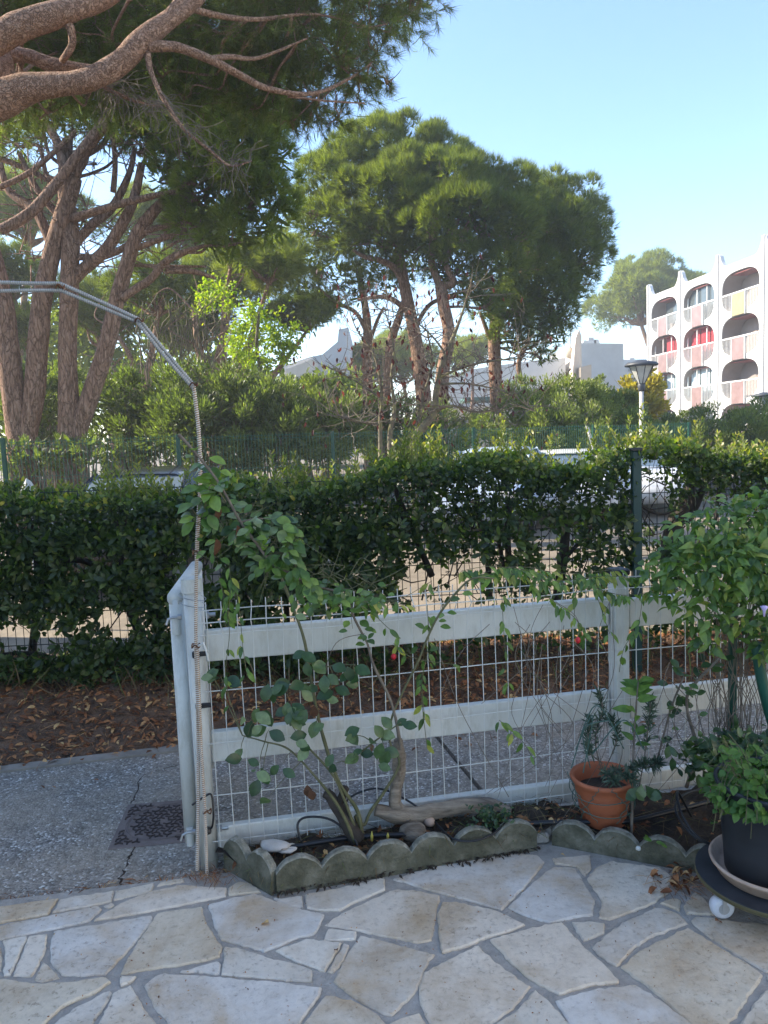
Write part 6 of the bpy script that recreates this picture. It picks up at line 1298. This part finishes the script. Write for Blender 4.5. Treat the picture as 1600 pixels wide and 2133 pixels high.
bn = BL((760,30,8.6,.60),(700,110,8.4,.50),(745,165,8.6,.33),(650,205,8.4,.35),(600,240,8.5,.22),(640,250,8.6,.2),(560,120,8.6,.65),(480,50,8.4,.75),(380,30,8.6,.75),(250,60,8.8,.75),(120,70,9.2,.8),(20,110,9.2,.8),(180,150,9.3,.6),(330,150,9.3,.65),(450,170,9.0,.55),(840,10,8.8,.42),(880,-10,8.9,.30),(600,20,8.3,.7),(40,30,9,.8),(520,210,8.8,.35),(790,110,8.8,.22),(805,170,8.8,.13),(700,250,8.6,.16),(560,170,8.6,.4),(400,210,9.2,.4),(100,190,9.6,.5),(0,200,9.6,.5),(250,200,9.5,.45),(790,-80,8.8,.7),(640,-100,8.5,.9),(450,-130,8.3,1.0),(200,-130,8.6,1.1),(0,-120,8.6,1.1),(-150,0,8.6,1.0),(-180,200,9,.7))
def twigtufts(blobs, n_per, rng):
    P = []; Dd = []; tb = MB()
    for x, y, z, r_ in blobs:
        c = np.array([x, y, z]); k = int(n_per*r_*r_)+4
        for _ in range(k):
            u = unit(rng.normal(size=3)+np.array([0, 0, .1])); s = c+u*r_*rng.random()*.7; d = unit(u+rng.normal(size=3)*.5+np.array([0, 0, -.15])); L = r_*(.3+.5*rng.random())
            e = s+d*L+np.array([0, 0, .12*L]); 
            if rng.random() < .5: tb.tube([Vector(s), Vector(e)], [.004, .002], 3, cap=False)
            for t in (.35, .5, .62, .74, .85, .93, 1.0):
                P.append(s+(e-s)*t); Dd.append(unit(d+rng.normal(size=3)*.25+np.array([0, 0, .1])))
    return np.array(P), np.array(Dd), tb
Pn, Dn, tb = twigtufts(bn, 300, rng)
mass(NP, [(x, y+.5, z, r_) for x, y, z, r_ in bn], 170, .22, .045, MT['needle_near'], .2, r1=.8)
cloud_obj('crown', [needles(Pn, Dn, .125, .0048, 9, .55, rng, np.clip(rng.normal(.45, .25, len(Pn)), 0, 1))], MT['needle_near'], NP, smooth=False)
tb.build('crown_twigs', MT['bark'], NP, kind='stuff')
inner_branches(NP, [p for P in NL for p in P[len(P)//3::3]], bn[:26], .03, 2, 'bark_limb')
cnt += len(Pn)
print('TUFTS', cnt)

# ------------------------------------------------------------------ buildings
# curvy apartment building
A0 = D(1351, 700, 59.6); A0.z = 0; ad = Vector((.118, -.993, 0)).normalized(); an = Vector((-ad.y, ad.x, 0)); an = -an if an.x > 0 else an     # outward normal, to the left
BW, FH = 4.8, 2.68; RZ = [1.38, 4.06, 6.74, 9.42]       # rail heights
apt = thing('apartment_building', 'white apartment building with rounded balcony openings and horned parapet', 'building', (A0.x, A0.y, GZ))
def ap(s, o, z): return A0+ad*s+an*o+Vector((0, 0, z))
def sq(hw_, hh_, n=40, p=2.9):
    out = []
    for k in range(n):
        a = 2*PI*k/n; ca, sa = math.cos(a), math.sin(a); out.append((abs(ca)**(2/p)*math.copysign(hw_, ca), abs(sa)**(2/p)*math.copysign(hh_, sa)))
    return out
def cell(b, rv, s0, s1, z0, z1, cs, cz, hw_, hh_):
    n = 40; O = sq(hw_, hh_, n); I = []; E = []
    for x, z in O:
        a = math.atan2(z/hh_, x/hw_); ca, sa = math.cos(a), math.sin(a); m = max(abs(ca), abs(sa)); ex, ez = ca/m, sa/m
        E.append((cs+ex*((s1-cs) if ex > 0 else (cs-s0)), cz+ez*((z1-cz) if ez > 0 else (cz-z0)))); I.append((cs+x, cz+z))
    V = [ap(s, 0, z) for s, z in E]+[ap(s, 0, z) for s, z in I]+[ap(s, -.04, z) for s, z in [(cs+x*.985, cz+z*.985) for x, z in O]]+[ap(s, -1.3, z) for s, z in [(cs+x*.985, cz+z*.985) for x, z in O]]
    F = [(r*n+k, r*n+(k+1) % n, (r+1)*n+(k+1) % n, (r+1)*n+k) for r in range(2) for k in range(n)]; b.add(V[:3*n], F); rv.add(V[2*n:], [(k, (k+1) % n, n+(k+1) % n, n+k) for k in range(n)])
NB = 6
for bay in range(NB):
    s0 = bay*BW; b = MB(); cs = s0+BW/2
    for fl_ in range(4):
        zb = RZ[fl_]-1.28; zt = zb+FH
        if fl_ == 0: zb = GZ
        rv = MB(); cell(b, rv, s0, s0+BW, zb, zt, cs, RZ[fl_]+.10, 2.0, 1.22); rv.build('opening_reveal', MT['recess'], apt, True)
    ztop = RZ[3]+1.40
    # parapet with horn-like peaks at the bay lines
    m = 24; V = []; 
    for i in range(m+1):
        u = i/m; x = s0+u*BW; e = min(u, 1-u)*BW; pk = .95*max(0, 1-(e-.14)/.8)**2.4 if e > .14 else .95; V += [ap(x, 0, ztop), ap(x, 0, ztop+.42+pk), ap(x, -.25, ztop+.42+pk), ap(x, -.25, ztop)]
    b.add(V, [(i*4+k, i*4+k+1, (i+1)*4+k+1, (i+1)*4+k) for i in range(m) for k in range(3)]); b.build('facade_panel', MT['facade'], apt)
    b = MB(); b.box(ap(s0, .03, (ztop+1)/2+.3), (.22, .10, ztop+1.0), rz=math.atan2(ad.y, ad.x)); b.build('pilaster', MT['facade'], apt)
    for fl_ in range(4):
        z = RZ[fl_]; rz_ = math.atan2(ad.y, ad.x)
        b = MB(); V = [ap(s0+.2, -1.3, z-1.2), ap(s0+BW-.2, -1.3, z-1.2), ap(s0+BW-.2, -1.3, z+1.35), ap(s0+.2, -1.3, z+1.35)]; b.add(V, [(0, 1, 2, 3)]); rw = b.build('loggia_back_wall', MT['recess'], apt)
        b = MB(); b.box(ap(cs, -.7, z+1.19), (3.7, 1.1, .03), rz=rz_); b.build('loggia_ceiling', MT['redpaint'], apt)
        glazed = (bay in (0, 1)) if fl_ < 3 else bay == 1
        if bay == 0 and fl_ == 3:
            b = MB(); b.box(ap(cs, -.9, z+.35), (2.6, .06, 1.5), rz=rz_); b.build('window', MT['glass'], apt)
        if glazed or bay > 3:
            cur = MT['redcurtain'] if fl_ == 2 else MT['bluecurtain']
            if fl_ in (1, 2):
                for k in (-1, 0, 1):
                    if bay == 0 and k == -1: continue
                    b = MB(); V = []; 
                    for i in range(17): x = cs+k*1.25-.58+1.16*i/16; V += [ap(x, -.55+.04*math.sin(i*1.6), z-1.1), ap(x, -.55+.04*math.sin(i*1.6), z+1.2)]
                    b.add(V, [(2*i, 2*i+2, 2*i+3, 2*i+1) for i in range(16)]); b.build('curtain', cur, apt)
            for k in (-1.5, -.5, .5, 1.5):
                b = MB(); b.box(ap(cs+k*1.25, -.30, z+.05), (.07, .07, 2.35), rz=rz_); b.build('window_frame', MT['frame'], apt)
            if fl_ == 3 or fl_ == 0:
                for k in (-1, 0, 1):
                    b = MB(); b.box(ap(cs+k*1.25, -.42, z+.1), (1.18, .02, 2.2), rz=rz_); b.build('window', MT['glass'], apt)
        else:
            b = MB(); b.box(ap(cs+.95, -1.26, z+.1), (.9, .04, 2.0), rz=rz_); b.build('window', MT['glass'], apt)
            b = MB(); b.box(ap(cs+.45, -1.22, z+.05), (.08, .05, 2.2), rz=rz_); b.build('window_frame', MT['frame'], apt)
        # balcony rail, balusters, coloured panel
        b = MB(); b.box(ap(cs, .03, z), (4.0, .07, .09), rz=rz_); rl = b.build('balcony_rail', MT['frame'], apt)
        b = MB()
        for k in range(-13, 14):
            x = k*.148
            if abs(x) < .66 or abs(x) > 1.95: continue
            q_ = 1.20*(1-(abs(x)/2.0)**2.9)**(1/2.9); b.box(ap(cs+x, .02, z-(q_-.10)/2), (.024, .03, q_-.10), rz=rz_)
        b.build('balusters', MT['frame'], apt, kind='stuff')
        b = MB(); b.box(ap(cs, .06, z-.72), (1.32, .05, 1.30), rz=rz_); b.build('balcony_panel', MT['yellowpanel'] if (bay == 2 and fl_ == 3) else MT['pinkpanel'], apt)
        b = MB()
        for sx in (-1, 1): b.box(ap(cs+sx*.69, .07, z-.72), (.05, .07, 1.38), rz=rz_)
        b.build('panel_frame', MT['frame'], apt)
b = MB(); H_ = RZ[3]+1.5; b.add([ap(0, -1.35, GZ), ap(NB*BW, -1.35, GZ), ap(NB*BW, -12, GZ), ap(0, -12, GZ), ap(0, -1.35, H_), ap(NB*BW, -1.35, H_), ap(NB*BW, -12, H_), ap(0, -12, H_)], [(0, 1, 5, 4), (1, 2, 6, 5), (2, 3, 7, 6), (3, 0, 4, 7), (4, 5, 6, 7)]); b.build('building_core', MT['facade'], apt)
b = MB(); b.add([ap(0, 0, GZ), ap(0, -1.35, GZ), ap(0, -1.35, H_+.3), ap(0, 0, H_+.3)], [(0, 1, 2, 3)]); b.build('end_wall', MT['facade'], apt)
b = MB(); b.box(ap(NB*BW/2, -5.5, H_+.25), (NB*BW-1, 8, .5), rz=math.atan2(ad.y, ad.x)); b.build('roof', MT['facade'], apt)

def slabpoly(pts, Y, depth, mt, parent=None, name='wall', skew=0):
    """outline in the facade plane at distance Y, given real thickness in depth"""
    P = [D(x, y, Y+skew*(x-pts[0][0])) for x, y in pts]; b = MB(); n = len(P); Q = [p+Vector((depth*.12*p.x/Y, depth, 0)) for p in P]
    b.add(P+Q, [tuple(range(n)), tuple(range(2*n-1, n-1, -1))]+[(i, n+i, n+(i+1) % n, (i+1) % n) for i in range(n)]); return b.build(name, mt, parent)
def house(name, label, px, Y, cat='building'): return thing(name, label, cat, (D(px, 930, Y).x, Y, GZ))
h = house('white_block_building', 'large plain white block with rooftop chimneys behind the curved chimney tower', 1250, 74)
slabpoly([(1195,960),(1306,956),(1298,716),(1195,714)], 74, 12, MT['facade'], h); 
for x0, x1, y0 in ((1215, 1242, 709), (1238, 1249, 709)): slabpoly([(x0, 716), (x1, 716), (x1, y0), (x0, y0)], 76, 1.5, MT['facade'], h, 'chimney')
for x0, x1, y0 in ((1226, 1237, 703), (1238, 1247, 707)): slabpoly([(x0, 710), (x1, 710), (x1, y0), (x0, y0)], 76.3, .8, MT['lampgrey'], h, 'chimney_cap')
h = house('curved_chimney_tower', 'cream tower curving up to a sharp point between the white walls', 1190, 60, 'tower')
# shaft: narrow right face and a bulging sunlit left face
b = MB(); V = []; prof = [(1175,850,1209),(1174,800,1208.5),(1174,775,1208),(1180,750,1208),(1184,730,1207.5),(1190,705,1207),(1198,694,1207),(1206,686.5,1206.8)]
for x0, y, x1 in prof:
    l = D(x0, y, 62.5); r_ = D(x1, y, 59.5); m_ = D(x0*.45+x1*.55, y, 58.3); bk = r_+Vector((1.2, 4, 0)); V += [l, m_, r_, bk]
b.add(V, [(i*4+k, i*4+(k+1) % 4, (i+1)*4+(k+1) % 4, (i+1)*4+k) for i in range(len(prof)-1) for k in range(4)]+[tuple(range(3, -1, -1)), tuple(range(28, 32))]); b.build('shaft', MT['facade_cream'], h, False)
c = D(1187, 735, 60.2); b = MB(); b.lathe(c, [(.01, -.45), (.30, -.32), (.38, 0), (.30, .32), (.01, .45)], 12); b.build('round_lamp', MT['facade_beige'], h, True)
slabpoly([(1209,850),(1233,848),(1232,759),(1209,765)], 58, 5, MT['facade_beige'], h, 'side_wall'); b = MB(); b.tube([D(1189, 725, 60), D(1189, 688, 60)], .05, 5); b.tube([D(1186, 690, 60), D(1201, 687, 60)], .03, 4); b.build('aerial', MT['steel'], h)
slabpoly([(1144,850),(1176,850),(1176,811),(1165,812),(1144,816)], 57, 3, MT['facade_cream'], h, 'low_block'); slabpoly([(1176,850),(1204,850),(1200,826),(1176,828)], 56.5, 2, MT['facade_cream'], h, 'step'); slabpoly([(1200,880),(1240,880),(1236,846),(1204,840)], 55.5, 2, MT['facade_cream'], h, 'step')
h = house('low_white_hall', 'long low white building with a green awning behind the pine trunks', 1050, 56)
slabpoly([(920,960),(1180,955),(1178,745),(1120,750),(1060,758),(990,768),(948,778),(920,790)], 60, 14, MT['facade'], h); slabpoly([(860,960),(925,960),(925,845),(860,850)], 57, 8, MT['facade'], h)
slabpoly([(968,828),(1140,822),(1136,832),(968,836)], 54, 4, MT['roofgreen'], h, 'awning'); slabpoly([(940,850),(1150,836),(1150,862),(940,872)], 54.5, 4, MT['facade_cream'], h, 'porch_beam')
slabpoly([(950,955),(975,955),(972,872),(948,872)], 55, .8, MT['lampdark'], h, 'dark_doorway'); slabpoly([(976,950),(1030,950),(1028,876),(976,878)], 56.5, .5, MT['facade_cream'], h, 'door_panel'); slabpoly([(1092,900),(1098,900),(1098,850),(1092,850)], 54.2, .4, MT['facade'], h, 'pillar')
h = house('far_white_block', 'far white block with small windows between the plain block and the apartment building', 1330, 90)
slabpoly([(1296,960),(1362,955),(1362,748),(1296,749)], 90, 10, MT['facade'], h); slabpoly([(1310,762),(1326,762),(1326,773),(1310,773)], 89.8, .3, MT['glass'], h, 'window'); slabpoly([(1312,792),(1324,791),(1324,802),(1312,803)], 89.8, .3, MT['glass'], h, 'window'); slabpoly([(1312,749),(1322,749),(1322,745),(1312,745)], 91, 1.5, MT['lampgrey'], h, 'chimney')
h = house('white_sail_tower', 'white wedge shaped tower wall rising to the right behind the silvery bush', 680, 42, 'tower')
slabpoly([(580,960),(732,955),(728,700),(726,682),(706,686),(703,712),(672,738),(640,745),(612,755),(590,762),(581,775)], 42, 6, MT['facade'], h); slabpoly([(596,770),(650,748),(662,756),(660,790),(600,830)], 41.7, .25, MT['facade_cream'], h, 'recessed_panel')
# unseen wings added: left one shades the terrace, right one bounces warm sun
light_wings = thing('added_light_wings', 'unseen pale wings added to shade the terrace and bounce sun onto it', 'building', (-14, 2, GZ))
for c, s in (((-17, 1.0, 5.4), (10, 13.2, 11.6)), ((13.2, -1.5, 4.6), (10, 9, 9.4))):
    b = MB(); b.box(c, s, bev=.05); b.build('wall', MT['wing_render'], light_wings)
for y in range(-4, 7, 3):
    for z in (1.5, 4.3, 7.1, 9.9): b = MB(); b.box((-11.98, y, z), (.1, 1.4, 1.5), bev=.01); b.build('window', MT['glass'], light_wings)
for y in (-4.5, -1.5, 1.5):
    for z in (1.3, 4.0, 6.8): b = MB(); b.box((8.18, y, z), (.1, 1.2, 1.5), bev=.01); b.build('window', MT['glass'], light_wings)
# ------------------------------------------------------------------ render settings
S.render.engine = 'CYCLES'; S.cycles.max_bounces = 8; S.cycles.diffuse_bounces = 4; S.cycles.transmission_bounces = 4; S.cycles.caustics_reflective = False; S.cycles.caustics_refractive = False
# thin haze volume added to lift the far shade, standing in for lens glare
hb = MB(); hb.box((10, 45, 8.4), (260, 300, 19.2)); hz_m = bpy.data.materials.new('haze'); hz_m.use_nodes = True; hn = hz_m.node_tree; hn.nodes.remove(hn.nodes['Principled BSDF'])
pv = hn.nodes.new('ShaderNodeVolumePrincipled'); pv.inputs['Color'].default_value = (.93, .96, 1, 1); pv.inputs['Density'].default_value = .0022; pv.inputs['Anisotropy'].default_value = .2
hn.links.new(pv.outputs[0], hn.nodes['Material Output'].inputs['Volume']); tag(hb.build('haze', hz_m), kind='stuff')
